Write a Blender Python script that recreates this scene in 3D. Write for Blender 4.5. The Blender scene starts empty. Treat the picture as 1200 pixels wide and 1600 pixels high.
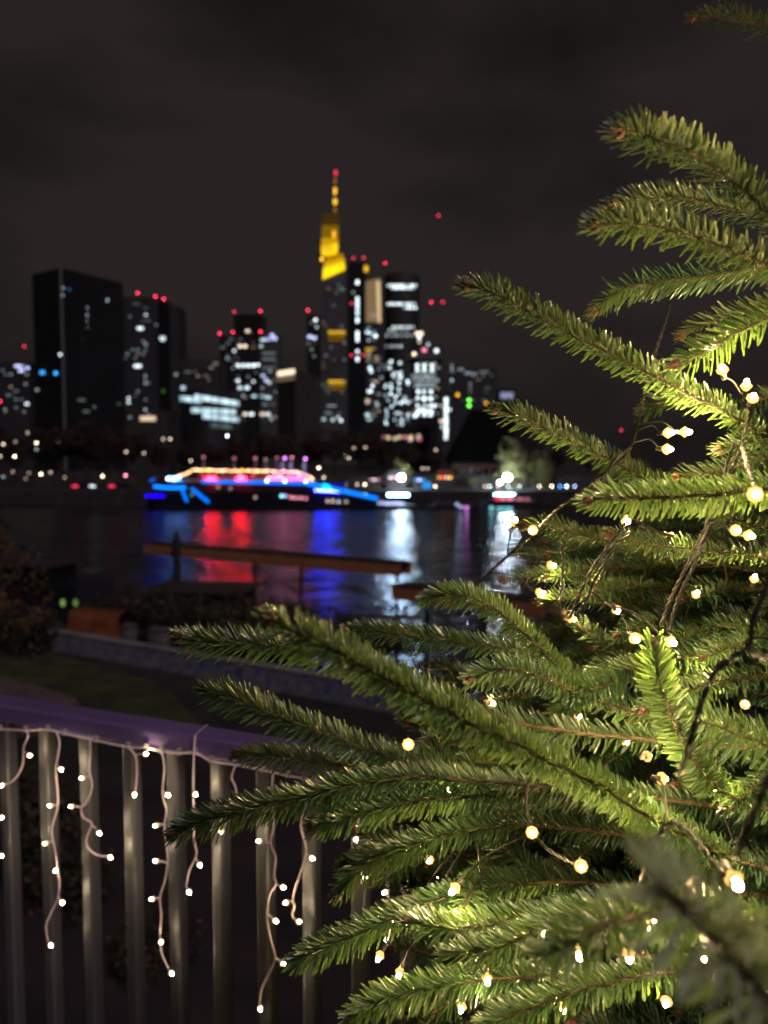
import bpy, math, random
import numpy as np
from mathutils import Vector, Matrix

R = math.radians
S = bpy.context.scene
COL = S.collection

# ------------------------------------------------------------------ camera, sky, sun, exposure
CAMZ = 1.6
PITCH = math.atan(77 / 1203)
cam_data = bpy.data.cameras.new('camera')
cam = bpy.data.objects.new('camera', cam_data)
COL.objects.link(cam)
cam.location = (0, 0, CAMZ)
cam.rotation_euler = (R(90) - PITCH, 0, 0)
cam_data.sensor_fit = 'HORIZONTAL'
cam_data.sensor_width = 36
cam_data.lens = 36 * 1203 / 1200
cam_data.clip_start = 0.02
cam_data.clip_end = 6000
cam_data.dof.use_dof = True
cam_data.dof.focus_distance = 0.69
cam_data.dof.aperture_fstop = 36.09 / 5.1
S.camera = cam

world = bpy.data.worlds.new('World')
S.world = world
world.use_nodes = True
wn, wl = world.node_tree.nodes, world.node_tree.links
wn.clear()
w_out = wn.new('ShaderNodeOutputWorld')
w_bg = wn.new('ShaderNodeBackground')
w_tc = wn.new('ShaderNodeTexCoord')
w_map = wn.new('ShaderNodeMapping')
w_map.inputs['Scale'].default_value = (1.0, 1.0, 2.4)
w_n = wn.new('ShaderNodeTexNoise')
w_n.inputs['Scale'].default_value = 1.7
w_n.inputs['Detail'].default_value = 5
w_n.inputs['Roughness'].default_value = 0.48
w_r = wn.new('ShaderNodeValToRGB')
w_r.color_ramp.elements[0].position = 0.41
w_r.color_ramp.elements[0].color = (0.0050, 0.0038, 0.0038, 1)
w_r.color_ramp.elements[1].position = 0.60
w_r.color_ramp.elements[1].color = (0.0212, 0.0164, 0.0158, 1)
w_sky = wn.new('ShaderNodeTexSky')
w_sky.sky_type = 'NISHITA'
w_sky.sun_disc = False
w_sky.sun_elevation = R(42)
w_sky.sun_rotation = R(150)
w_skys = wn.new('ShaderNodeVectorMath'); w_skys.operation = 'SCALE'
w_skys.inputs['Scale'].default_value = 0.0001          # night: almost nothing is left of the sky's own light
w_add = wn.new('ShaderNodeVectorMath'); w_add.operation = 'ADD'
wl.new(w_tc.outputs['Generated'], w_map.inputs['Vector'])
wl.new(w_map.outputs['Vector'], w_n.inputs['Vector'])
wl.new(w_n.outputs['Fac'], w_r.inputs['Fac'])
wl.new(w_sky.outputs['Color'], w_skys.inputs[0])
wl.new(w_skys.outputs['Vector'], w_add.inputs[0])
wl.new(w_r.outputs['Color'], w_add.inputs[1])
wl.new(w_add.outputs['Vector'], w_bg.inputs['Color'])
wl.new(w_bg.outputs['Background'], w_out.inputs['Surface'])
w_bg.inputs['Strength'].default_value = 1.0

sun_data = bpy.data.lights.new('sun', 'SUN')
sun_data.energy = 0.82
sun_data.angle = R(12)
sun_data.color = (0.96, 0.82, 0.98)
sun = bpy.data.objects.new('sun', sun_data)
COL.objects.link(sun)
sun_dir = Vector((math.sin(R(150)) * math.cos(R(42)), math.cos(R(150)) * math.cos(R(42)), math.sin(R(42))))
sun.rotation_euler = sun_dir.to_track_quat('Z', 'Y').to_euler()
sun.location = sun_dir * 20

S.render.engine = 'CYCLES'
S.view_settings.view_transform = 'Standard'
S.view_settings.look = 'None'
S.view_settings.exposure = 0
S.view_settings.gamma = 1
S.view_settings.use_curve_mapping = False
S.cycles.use_denoising = True
S.cycles.max_bounces = 6
S.cycles.diffuse_bounces = 3
S.cycles.glossy_bounces = 3
S.cycles.transmission_bounces = 3
S.cycles.sample_clamp_indirect = 4
S.cycles.sample_clamp_direct = 0
S.cycles.caustics_reflective = False
S.cycles.caustics_refractive = False
S.cycles.use_light_tree = True

# ------------------------------------------------------------------ helpers
CT, ST = math.cos(PITCH), math.sin(PITCH)

def P(px, py, depth):
    """point seen at photo pixel (px, py) at the distance depth along +Y"""
    u, v = (px - 600) / 1203, (800 - py) / 1203
    d = Vector((u, CT + v * ST, -ST + v * CT))
    return d * (depth / d.y) + Vector((0, 0, CAMZ))

def Pz(px, py, z):
    """point of the level plane z seen at (px, py)"""
    u, v = (px - 600) / 1203, (800 - py) / 1203
    d = Vector((u, CT + v * ST, -ST + v * CT))
    return d * ((z - CAMZ) / d.z) + Vector((0, 0, CAMZ))

def tag(o, label=None, cat=None, group=None, kind=None):
    if label: o['label'] = label
    if cat: o['category'] = cat
    if group: o['group'] = group
    if kind: o['kind'] = kind
    return o

def empty(name, loc, rz=0, parent=None):
    o = bpy.data.objects.new(name, None)
    COL.objects.link(o)
    o.location = loc
    o.rotation_euler = (0, 0, rz)
    o.empty_display_size = 0.05
    if parent:
        o.parent = parent
    return o

class MB:
    def __init__(s):
        s.v, s.f, s.m = [], [], []
    def add(s, vs, fs, mi=0):
        b = len(s.v)
        s.v += [tuple(x) for x in vs]
        s.f += [tuple(b + i for i in f) for f in fs]
        s.m += [mi] * len(fs)
        return s
    def box(s, c, size, rz=0.0, mi=0, rot=None):
        hx, hy, hz = size[0] / 2, size[1] / 2, size[2] / 2
        M = rot if rot is not None else Matrix.Rotation(rz, 3, 'Z')
        vs = [Vector(c) + M @ Vector((x * hx, y * hy, z * hz)) for z in (-1, 1) for y in (-1, 1) for x in (-1, 1)]
        return s.add(vs, [(0, 2, 3, 1), (4, 5, 7, 6), (0, 1, 5, 4), (2, 6, 7, 3), (0, 4, 6, 2), (1, 3, 7, 5)], mi)
    def prism(s, outline, z0, z1, mi=0):
        n = len(outline)
        vs = [(x, y, z0) for x, y in outline] + [(x, y, z1) for x, y in outline]
        fs = [(i, (i + 1) % n, n + (i + 1) % n, n + i) for i in range(n)]
        fs += [tuple(range(n - 1, -1, -1)), tuple(range(n, 2 * n))]
        return s.add(vs, fs, mi)
    def beam(s, a, b, w, h, mi=0):
        """box from a to b, width w (level) and height h"""
        a, b = Vector(a), Vector(b)
        d = (b - a); L = d.length; d.normalize()
        side = d.cross(Vector((0, 0, 1)))
        if side.length < 1e-4: side = Vector((1, 0, 0))
        side.normalize(); up = side.cross(d)
        M = Matrix((d, side, up)).transposed()
        return s.box((a + b) / 2, (L, w, h), rot=M, mi=mi)
    def tube(s, pts, rad, n=8, mi=0, cap=True):
        pts = [Vector(p) for p in pts]
        if not hasattr(rad, '__len__'): rad = [rad] * len(pts)
        prev = None; base = len(s.v)
        for i, p in enumerate(pts):
            t = (pts[min(i + 1, len(pts) - 1)] - pts[max(i - 1, 0)])
            t = t.normalized() if t.length > 1e-9 else Vector((0, 0, 1))
            if prev is None:
                ref = Vector((0, 0, 1)) if abs(t.z) < 0.9 else Vector((1, 0, 0))
                nrm = t.cross(ref).normalized()
            else:
                nrm = (prev - t * prev.dot(t)).normalized()
            prev = nrm; bn = t.cross(nrm)
            for k in range(n):
                a = 2 * math.pi * k / n
                s.v.append(tuple(p + (nrm * math.cos(a) + bn * math.sin(a)) * rad[i]))
        for i in range(len(pts) - 1):
            for k in range(n):
                a = base + i * n + k; b = base + i * n + (k + 1) % n
                s.f.append((a, b, b + n, a + n)); s.m.append(mi)
        if cap:
            s.f.append(tuple(base + k for k in range(n - 1, -1, -1))); s.m.append(mi)
            e = base + (len(pts) - 1) * n
            s.f.append(tuple(e + k for k in range(n))); s.m.append(mi)
        return s
    def ball(s, c, r, seg=10, rings=6, mi=0, sc=(1, 1, 1)):
        c = Vector(c); vs, fs = [], []
        vs.append(c + Vector((0, 0, -r * sc[2])))
        for i in range(1, rings):
            ph = -math.pi / 2 + math.pi * i / rings
            for k in range(seg):
                a = 2 * math.pi * k / seg
                vs.append(c + Vector((r * sc[0] * math.cos(ph) * math.cos(a), r * sc[1] * math.cos(ph) * math.sin(a), r * sc[2] * math.sin(ph))))
        vs.append(c + Vector((0, 0, r * sc[2])))
        for k in range(seg):
            fs.append((0, 1 + (k + 1) % seg, 1 + k))
            for i in range(rings - 2):
                a = 1 + i * seg + k; b = 1 + i * seg + (k + 1) % seg
                fs.append((a, b, b + seg, a + seg))
            e = len(vs) - 1; q = 1 + (rings - 2) * seg
            fs.append((e, q + k, q + (k + 1) % seg))
        return s.add(vs, fs, mi)
    def mesh(s, name, mats, smooth=False):
        me = bpy.data.meshes.new(name)
        me.from_pydata(s.v, [], s.f)
        for m in (mats if isinstance(mats, (list, tuple)) else [mats]):
            me.materials.append(m)
        me.polygons.foreach_set('material_index', s.m)
        if smooth:
            me.polygons.foreach_set('use_smooth', [True] * len(s.f))
        me.update()
        return me
    def build(s, name, mats, parent=None, smooth=False):
        """link as one object; with a parent the mesh is given in world space and moved into the parent's"""
        me = s.mesh(name, mats, smooth)
        return put(name, me, parent)

def world_of(o):
    M = Matrix.Identity(4)
    while o is not None:
        M = Matrix.LocRotScale(o.location, o.rotation_euler, o.scale) @ M
        o = o.parent
    return M

def put(name, me, parent=None, loc=None):
    o = bpy.data.objects.new(name, me)
    COL.objects.link(o)
    if parent is not None:
        o.parent = parent
        me.transform(world_of(parent).inverted())
    return o

def top(name, mb, mats, loc, smooth=False):
    """a top-level mesh thing, its origin at loc (vertices given in world space)"""
    me = mb.mesh(name, mats, smooth)
    me.transform(Matrix.Translation(-Vector(loc)))
    o = bpy.data.objects.new(name, me)
    COL.objects.link(o); o.location = loc
    return o

def inst(name, me, parent, wloc, wrot=(0, 0, 0), scale=(1, 1, 1)):
    """an object sharing mesh data, placed in world space under parent"""
    o = bpy.data.objects.new(name, me)
    COL.objects.link(o)
    M = Matrix.LocRotScale(Vector(wloc), wrot if hasattr(wrot, 'to_matrix') and not isinstance(wrot, tuple) else Matrix.Rotation(0, 3, 'Z').to_quaternion() if wrot == (0, 0, 0) else __import__('mathutils').Euler(wrot), Vector(scale))
    if parent is not None:
        o.parent = parent
        M = world_of(parent).inverted() @ M
    l, q, sc = M.decompose()
    o.location = l; o.rotation_euler = q.to_euler(); o.scale = sc
    return o

# ------------------------------------------------------------------ materials
def mat(name, col, rough=0.6, metal=0.0, spec=0.5, var=0.0, vscale=3.0, bump=0.0, bscale=20.0, col2=None, stretch=None, coat=0.0):
    m = bpy.data.materials.new(name); m.use_nodes = True
    nt = m.node_tree; b = nt.nodes['Principled BSDF']
    b.inputs['Base Color'].default_value = (*col, 1)
    b.inputs['Roughness'].default_value = rough
    b.inputs['Metallic'].default_value = metal
    b.inputs['Specular IOR Level'].default_value = spec
    b.inputs['Coat Weight'].default_value = coat
    tc = nt.nodes.new('ShaderNodeTexCoord')
    mp = nt.nodes.new('ShaderNodeMapping')
    if stretch: mp.inputs['Scale'].default_value = stretch
    nt.links.new(tc.outputs['Object'], mp.inputs['Vector'])
    if var > 0 or col2:
        n = nt.nodes.new('ShaderNodeTexNoise'); n.inputs['Scale'].default_value = vscale; n.inputs['Detail'].default_value = 6
        nt.links.new(mp.outputs['Vector'], n.inputs['Vector'])
        r = nt.nodes.new('ShaderNodeValToRGB')
        c2 = col2 or tuple(c * (1 + var) for c in col)
        r.color_ramp.elements[0].position = 0.35; r.color_ramp.elements[1].position = 0.65
        r.color_ramp.elements[0].color = (*[c * (1 - var) for c in col], 1)
        r.color_ramp.elements[1].color = (*c2, 1)
        nt.links.new(n.outputs['Fac'], r.inputs['Fac'])
        nt.links.new(r.outputs['Color'], b.inputs['Base Color'])
    if bump > 0:
        n2 = nt.nodes.new('ShaderNodeTexNoise'); n2.inputs['Scale'].default_value = bscale; n2.inputs['Detail'].default_value = 4
        nt.links.new(mp.outputs['Vector'], n2.inputs['Vector'])
        bp = nt.nodes.new('ShaderNodeBump'); bp.inputs['Strength'].default_value = bump
        nt.links.new(n2.outputs['Fac'], bp.inputs['Height'])
        nt.links.new(bp.outputs['Normal'], b.inputs['Normal'])
    return m

EM = {}
def emit(col, strength, sample=False):
    strength = float('%.2g' % strength)
    key = (tuple(round(c, 3) for c in col), strength, sample)
    if key in EM: return EM[key]
    m = bpy.data.materials.new('light_glow'); m.use_nodes = True
    nt = m.node_tree; nt.nodes.clear()
    o = nt.nodes.new('ShaderNodeOutputMaterial'); e = nt.nodes.new('ShaderNodeEmission')
    e.inputs['Color'].default_value = (*col, 1); e.inputs['Strength'].default_value = strength
    nt.links.new(e.outputs[0], o.inputs['Surface'])
    if not sample:
        m.cycles.emission_sampling = 'NONE'
    EM[key] = m
    return m

COLR = {
    'w': (0.80, 0.95, 1.0), 'fw': (0.66, 0.84, 1.0), 'ww': (1.0, 0.80, 0.58), 'cw': (0.62, 0.86, 0.95), 'r': (1.0, 0.035, 0.09), 'y': (1.0, 0.56, 0.02),
    'b': (0.04, 0.38, 1.0), 'db': (0.02, 0.03, 1.0), 'g': (0.18, 1.0, 0.08), 'pk': (1.0, 0.30, 0.42), 'li': (0.55, 0.6, 1.0),
    'cr': (1.0, 0.74, 0.50), 'cy': (0.25, 0.85, 1.0), 'am': (1.0, 0.45, 0.03), 'dg': (0.30, 0.55, 0.30), 'pu': (0.75, 0.25, 0.9),
}

M = {}
M['concrete'] = mat('concrete', (0.20, 0.185, 0.17), 0.85, var=0.25, vscale=0.6, bump=0.3, bscale=8)
M['stone'] = mat('quay_stone', (0.030, 0.024, 0.020), 0.9, var=0.35, vscale=0.5, bump=0.4, bscale=3)
M['pave'] = mat('paving', (0.026, 0.017, 0.015), 0.9, var=0.35, vscale=0.8, bump=0.3, bscale=9)
M['soil'] = mat('bank_soil', (0.020, 0.016, 0.012), 0.95, var=0.5, vscale=0.7, bump=0.5, bscale=5)
M['lawn'] = mat('lawn', (0.034, 0.042, 0.006), 0.95, var=0.45, vscale=0.9, bump=0.6, bscale=30)
M['bark'] = mat('bark', (0.055, 0.038, 0.026), 0.9, var=0.3, vscale=4, bump=0.5, bscale=15)
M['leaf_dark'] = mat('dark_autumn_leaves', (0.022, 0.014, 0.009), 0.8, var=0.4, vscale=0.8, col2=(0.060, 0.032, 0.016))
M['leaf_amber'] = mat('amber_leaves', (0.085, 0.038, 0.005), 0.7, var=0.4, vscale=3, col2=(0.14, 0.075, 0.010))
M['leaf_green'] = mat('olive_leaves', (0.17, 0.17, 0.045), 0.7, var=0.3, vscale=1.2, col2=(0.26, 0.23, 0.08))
M['tower_dark'] = mat('dark_glass_facade', (0.009, 0.010, 0.010), 0.35, var=0.3, vscale=0.05)
M['tower_grey'] = mat('grey_facade', (0.085, 0.083, 0.085), 0.55, var=0.25, vscale=0.04)
M['tower_mid'] = mat('charcoal_facade', (0.030, 0.031, 0.033), 0.5, var=0.25, vscale=0.04)
M['tower_brown'] = mat('brown_facade', (0.035, 0.028, 0.024), 0.7, var=0.25, vscale=0.04)
M['rib'] = mat('facade_rib', (0.070, 0.069, 0.070), 0.6)
M['roof_black'] = mat('slate_roof', (0.004, 0.004, 0.004), 0.9, spec=.1, var=0.2, vscale=0.5)
M['sandstone'] = mat('sandstone', (0.19, 0.12, 0.09), 0.9, var=0.2, vscale=0.3)
M['lamp_metal'] = mat('lamp_post_metal', (0.03, 0.03, 0.032), 0.5, metal=0.6)
M['hull'] = mat('dark_hull_paint', (0.008, 0.009, 0.014), 0.5, coat=0.0)
M['deck_white'] = mat('white_boat_paint', (0.30, 0.28, 0.30), 0.5, var=0.1)
M['timber'] = mat('brown_timber', (0.40, 0.16, 0.068), 0.7, var=0.2, vscale=1.5, stretch=(0.3, 3, 3), bump=0.2, bscale=10)
M['timber_dark'] = mat('dark_timber', (0.020, 0.014, 0.011), 0.8)
M['orange'] = mat('orange_tarpaulin', (0.17, 0.045, 0.010), 0.75, var=0.35, vscale=2.0, bump=0.3, bscale=4)
M['steel'] = mat('brushed_steel', (0.15, 0.143, 0.140), 0.48, metal=0.45, var=0.10, vscale=6, stretch=(1, 1, 0.15), bump=0.04, bscale=60)
M['rail_violet_lit'] = mat('violet_lit_handrail', (0.165, 0.108, 0.26), 0.24, metal=0.0, var=0.15, vscale=5, bump=0.05, bscale=40, spec=0.6)  # steel handrail, the violet light falling on it is put into the base colour
M['cord_white'] = mat('pink_lit_cord', (0.98, 0.76, 0.76), 0.5, spec=0.4)  # white cord with the pinkish light on it painted into its colour
M['cord_black'] = mat('black_green_cable', (0.004, 0.0035, 0.0035), 0.5, spec=0.3)
M['socket'] = mat('clear_socket', (0.45, 0.40, 0.33), 0.3)
M['socket_dark'] = mat('dark_socket', (0.03, 0.03, 0.02), 0.4)
M['twig'] = mat('fir_twig_bark', (0.060, 0.042, 0.020), 0.8, var=0.35, vscale=60, bump=0.4, bscale=300)
M['bud'] = mat('fir_bud', (0.095, 0.022, 0.020), 0.55, var=0.4, vscale=200, bump=0.3, bscale=600)
M['pale'] = mat('pale_canvas', (0.07, 0.062, 0.055), 0.8)

# graffiti on the low wall: flat print on the wall, so it is colour in its material
def graffiti():
    m = bpy.data.materials.new('graffitied_concrete'); m.use_nodes = True
    nt = m.node_tree; b = nt.nodes['Principled BSDF']; b.inputs['Roughness'].default_value = 0.9
    tc = nt.nodes.new('ShaderNodeTexCoord')
    mp = nt.nodes.new('ShaderNodeMapping'); mp.inputs['Scale'].default_value = (0.9, 0.9, 1.3)
    nt.links.new(tc.outputs['Object'], mp.inputs['Vector'])
    wv = nt.nodes.new('ShaderNodeTexNoise'); wv.inputs['Scale'].default_value = 1.5; wv.inputs['Detail'].default_value = 2; wv.inputs['Distortion'].default_value = 1.8
    nt.links.new(mp.outputs['Vector'], wv.inputs['Vector'])
    rp = nt.nodes.new('ShaderNodeValToRGB')
    rp.color_ramp.interpolation = 'EASE'
    e = rp.color_ramp.elements
    e[0].position = 0.0; e[0].color = (0.20, 0.19, 0.20, 1)
    e[1].position = 1.0; e[1].color = (0.17, 0.13, 0.12, 1)
    for pos, c in ((0.44, (0.20, 0.18, 0.18, 1)), (0.48, (0.045, 0.07, 0.16, 1)), (0.53, (0.05, 0.08, 0.18, 1)), (0.56, (0.20, 0.18, 0.18, 1))):
        k = e.new(pos); k.color = c
    nt.links.new(wv.outputs['Fac'], rp.inputs['Fac'])
    nt.links.new(rp.outputs['Color'], b.inputs['Base Color'])
    return m
M['graffiti'] = graffiti()

def water_mat():
    m = bpy.data.materials.new('river_water'); m.use_nodes = True
    nt = m.node_tree; b = nt.nodes['Principled BSDF']
    b.inputs['Base Color'].default_value = (0.010, 0.011, 0.014, 1)
    b.inputs['Roughness'].default_value = 0.07
    b.inputs['IOR'].default_value = 1.5
    tc = nt.nodes.new('ShaderNodeTexCoord')
    hs = []
    for sc, det, w, st in ((0.16, 2, 2.6, (1.0, 1.9, 1)), (0.5, 3, 1.0, (1.0, 1.6, 1)), (2.2, 3, 0.22, (1.0, 1.5, 1))):
        mp = nt.nodes.new('ShaderNodeMapping'); mp.inputs['Scale'].default_value = st
        nt.links.new(tc.outputs['Object'], mp.inputs['Vector'])
        n = nt.nodes.new('ShaderNodeTexNoise'); n.inputs['Scale'].default_value = sc; n.inputs['Detail'].default_value = det
        nt.links.new(mp.outputs['Vector'], n.inputs['Vector'])
        mu = nt.nodes.new('ShaderNodeMath'); mu.operation = 'MULTIPLY'; mu.inputs[1].default_value = w
        nt.links.new(n.outputs['Fac'], mu.inputs[0]); hs.append(mu)
    ad = nt.nodes.new('ShaderNodeMath'); ad.operation = 'ADD'
    nt.links.new(hs[0].outputs[0], ad.inputs[0]); nt.links.new(hs[1].outputs[0], ad.inputs[1])
    bp = nt.nodes.new('ShaderNodeBump'); bp.inputs['Strength'].default_value = 1.0; bp.inputs['Distance'].default_value = 0.34
    ad2 = nt.nodes.new('ShaderNodeMath'); ad2.operation = 'ADD'
    nt.links.new(ad.outputs[0], ad2.inputs[0]); nt.links.new(hs[2].outputs[0], ad2.inputs[1])
    nt.links.new(ad2.outputs[0], bp.inputs['Height'])
    nt.links.new(bp.outputs['Normal'], b.inputs['Normal'])
    return m
M['water'] = water_mat()

def needle_mat():
    m = bpy.data.materials.new('fir_needle'); m.use_nodes = True
    nt = m.node_tree; N, L = nt.nodes, nt.links
    b = N['Principled BSDF']; out = N['Material Output']
    at = N.new('ShaderNodeAttribute'); at.attribute_name = 'tint'
    r = N.new('ShaderNodeValToRGB')
    e = r.color_ramp.elements
    e[0].position = 0.0; e[0].color = (0.008, 0.026, 0.014, 1)
    e[1].position = 1.0; e[1].color = (0.074, 0.130, 0.052, 1)
    k = e.new(0.5); k.color = (0.025, 0.063, 0.025, 1)
    L.new(at.outputs['Fac'], r.inputs['Fac'])
    geo = N.new('ShaderNodeNewGeometry')
    mx = N.new('ShaderNodeMix'); mx.data_type = 'RGBA'
    mx.inputs['B'].default_value = (0.115, 0.135, 0.078, 1)     # pale bands under the needle
    mul = N.new('ShaderNodeMath'); mul.operation = 'MULTIPLY'; mul.inputs[1].default_value = 0.6
    L.new(geo.outputs['Backfacing'], mul.inputs[0])
    L.new(mul.outputs[0], mx.inputs['Factor'])
    L.new(r.outputs['Color'], mx.inputs['A'])
    L.new(mx.outputs['Result'], b.inputs['Base Color'])
    b.inputs['Roughness'].default_value = 0.27
    b.inputs['Specular IOR Level'].default_value = 0.85
    tr = N.new('ShaderNodeBsdfTranslucent'); tr.inputs['Color'].default_value = (0.18, 0.32, 0.06, 1)
    ms = N.new('ShaderNodeMixShader'); ms.inputs[0].default_value = 0.16
    L.new(b.outputs[0], ms.inputs[1]); L.new(tr.outputs[0], ms.inputs[2])
    L.new(ms.outputs[0], out.inputs['Surface'])
    return m
M['needle'] = needle_mat()
m_ = M['needle'].copy(); m_.name = 'front_lit_needle'  # lit copy for the near branch: camera-side light painted into paler colours
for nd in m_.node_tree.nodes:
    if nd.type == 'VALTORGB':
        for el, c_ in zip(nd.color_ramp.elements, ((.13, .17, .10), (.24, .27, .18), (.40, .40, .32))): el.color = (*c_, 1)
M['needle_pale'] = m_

# ------------------------------------------------------------------ the setting: river, banks, quay
WZ = -8.0
QZ = -4.6
def sheet(name, outline, z, m):
    mb = MB(); mb.add([(x, y, z) for x, y in outline], [tuple(range(len(outline)))])
    o = mb.build(name, m); tag(o, kind='structure'); return o

mb = MB(); mb.add([(-900, 4, WZ), (900, 4, WZ), (900, 176, WZ), (-900, 176, WZ)], [(0, 1, 2, 3)])
tag(mb.build('river_water', M['water']), kind='structure')
mb = MB(); mb.prism([(-900, 172), (-60, 172), (20, 173), (900, 160), (900, 5000), (-900, 5000)], WZ - 2, QZ)
mb.box((-1500, 2600, -10.2), (6000, 5600, 4)); mb.v = mb.v  # far ground under the city
tag(MB().prism([(-900, 172.0), (20, 172.4), (900, 166), (900, 186), (-900, 186)], WZ - 2, QZ).build('far_quay', M['stone']), kind='structure')
sheet('city_ground', [(-4000, 186.01), (4000, 186.01), (4000, 5500), (-4000, 5500)], QZ + 0.004, M['pave'])
tag(MB().prism([(-900, 186), (900, 186), (900, 187.2), (-900, 187.2)], QZ, QZ + 3.2).build('embankment_wall', M['stone']), kind='structure')
sheet('river_road', [(-900, 187.2), (900, 187.2), (900, 201), (-900, 201)], QZ + 3.19, M['pave'])

# near bank, seen down past the railing
BZ = -6.5
bank = [(-60, 60), (-24, 46), (-14, 36.2), (-1.6, 26.8), (8, 20.5), (30, 12), (30, -6), (-60, -6)]
tag(MB().prism(bank, WZ - 2, BZ).build('river_bank', M['soil']), kind='structure')
sheet('gravel_path', [(-50, 36.2), (-14.2, 28.7), (-10.6, 26.1), (-9, 22.6), (-14, 21.6), (-50, 27)], BZ + 0.016, mat('reddish_gravel', (0.11, 0.072, 0.060), 0.95, var=0.3, vscale=2, bump=.3, bscale=30))
lawn = [(-50, 44), (-22, 39), (-14.5, 32.6), (-8, 27.6), (-5.0, 22.0), (-8.6, 22.4), (-10.2, 26.0), (-14.2, 28.6), (-50, 36)]
sheet('lawn', lawn, BZ + 0.02, M['lawn'])
sheet('path', [(-50, 29), (-16, 19.2), (-9, 17.2), (-4.8, 22.8), (4, 16.5), (12, 6), (12, 1.6), (-50, 1.6)], BZ + 0.012, M['pave'])
# bridge deck the camera stands on
tag(MB().prism([(-3.0, 2.62), (2.4, 0.38), (2.4, -3), (-3.0, -3)], -0.5, 0.0).build('bridge_deck', M['pave']), kind='structure')

# low graffitied wall along the bank
a = Pz(60, 982, -5.7); b = Pz(520, 1058, -5.7); c = b + (b - a) * 0.6; a0 = a - (b - a) * 0.15
wall = MB(); wall.beam(a0 - Vector((0, 0, .42)), c - Vector((0, 0, .42)), 0.35, 0.84)
w = top('river_wall', wall, M['graffiti'], ((a0 + c) / 2 + Vector((0, 0, -.8))))
tag(w, 'low pale concrete wall with blue graffiti running along the dark bank', 'wall')
cp = MB(); cp.beam(a0 + Vector((0, 0, .03)), c + Vector((0, 0, .03)), 0.42, 0.06); cp.build('coping', M['concrete'], w)

# ------------------------------------------------------------------ broadleaf trees
def leaf_crown(seed, n, rx, rz, leaf, blobs=14):
    rng = np.random.default_rng(seed)
    cs = rng.normal(size=(blobs, 3)); cs /= np.linalg.norm(cs, axis=1)[:, None]
    cs *= rng.uniform(0.25, 0.78, (blobs, 1)); cs *= (rx, rx, rz)
    rad = rng.uniform(0.25, 0.5, blobs) * rx
    k = rng.integers(0, blobs, n)
    d = rng.normal(size=(n, 3)); d /= np.linalg.norm(d, axis=1)[:, None]
    p = cs[k] + d * (rad[k] * rng.uniform(0.5, 1.05, n) ** 0.6)[:, None]
    a = rng.normal(size=(n, 3)); a /= np.linalg.norm(a, axis=1)[:, None]
    b = np.cross(a, rng.normal(size=(n, 3))); b /= np.linalg.norm(b, axis=1)[:, None]
    s = (leaf * rng.uniform(0.6, 1.4, n))[:, None]
    V = np.stack([p - a * s, p - b * s * 0.6, p + a * s, p + b * s * 0.6], 1).reshape(-1, 3)
    F = np.arange(n * 4).reshape(n, 4)
    return V, F

def np_mesh(name, V, F, m, smooth=False, tint=None):
    me = bpy.data.meshes.new(name)
    nf, k = F.shape
    me.vertices.add(len(V)); me.vertices.foreach_set('co', np.asarray(V, dtype=np.float32).ravel())
    me.loops.add(nf * k); me.loops.foreach_set('vertex_index', F.astype(np.int32).ravel())
    me.polygons.add(nf); me.polygons.foreach_set('loop_start', np.arange(0, nf * k, k, dtype=np.int32))
    if smooth: me.polygons.foreach_set('use_smooth', np.ones(nf, dtype=bool))
    me.materials.append(m)
    if tint is not None:
        at = me.attributes.new('tint', 'FLOAT', 'POINT'); at.data.foreach_set('value', tint.astype(np.float32))
    me.update(calc_edges=True); me.validate()
    return me

def trunk_mesh(seed, h, r, rx, m):
    rnd = random.Random(seed); t = MB()
    t.tube([(0, 0, 0), (0.05 * rx, 0, h * 0.5), (-0.02 * rx, 0.04 * rx, h)], [r, r * 0.75, r * 0.55], 7)
    for i in range(8):
        a = i * 0.785 + rnd.uniform(-.3, .3); L = rx * rnd.uniform(.6, .95)
        z0 = h * rnd.uniform(.75, 1.0)
        t.tube([(0, 0, z0), (math.cos(a) * L * .4, math.sin(a) * L * .4, z0 + L * .55), (math.cos(a) * L * .85, math.sin(a) * L * .85, z0 + L * 1.2)], [r * .4, r * .25, r * .06], 5)
    return t.mesh('trunk', m, True)

TREE_KINDS = {}
def tree_kind(key, seed, h, rx, rz, r, n, leaf, lm):
    V, F = leaf_crown(seed, n, rx, rz, leaf)
    V[:, 2] += h + rz * 0.75
    TREE_KINDS[key] = (np_mesh('crown', V, F, M[lm]), trunk_mesh(seed, h, r, rx, M['bark']))
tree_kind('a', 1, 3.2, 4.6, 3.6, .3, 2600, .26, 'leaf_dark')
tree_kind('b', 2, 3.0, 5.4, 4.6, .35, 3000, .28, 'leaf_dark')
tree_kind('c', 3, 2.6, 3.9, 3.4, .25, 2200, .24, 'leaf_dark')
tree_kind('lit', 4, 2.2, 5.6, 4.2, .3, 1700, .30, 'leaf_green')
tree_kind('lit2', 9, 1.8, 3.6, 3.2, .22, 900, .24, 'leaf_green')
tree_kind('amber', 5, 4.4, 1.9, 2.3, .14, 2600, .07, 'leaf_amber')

def tree(kind, loc, s, rz, label, group=None):
    e = empty('tree', loc, rz); e.scale = (s, s, s)
    tag(e, label, 'tree', group)
    cr, tr = TREE_KINDS[kind]
    o = bpy.data.objects.new('crown', cr); COL.objects.link(o); o.parent = e
    o = bpy.data.objects.new('trunk', tr); COL.objects.link(o); o.parent = e
    return e

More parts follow.
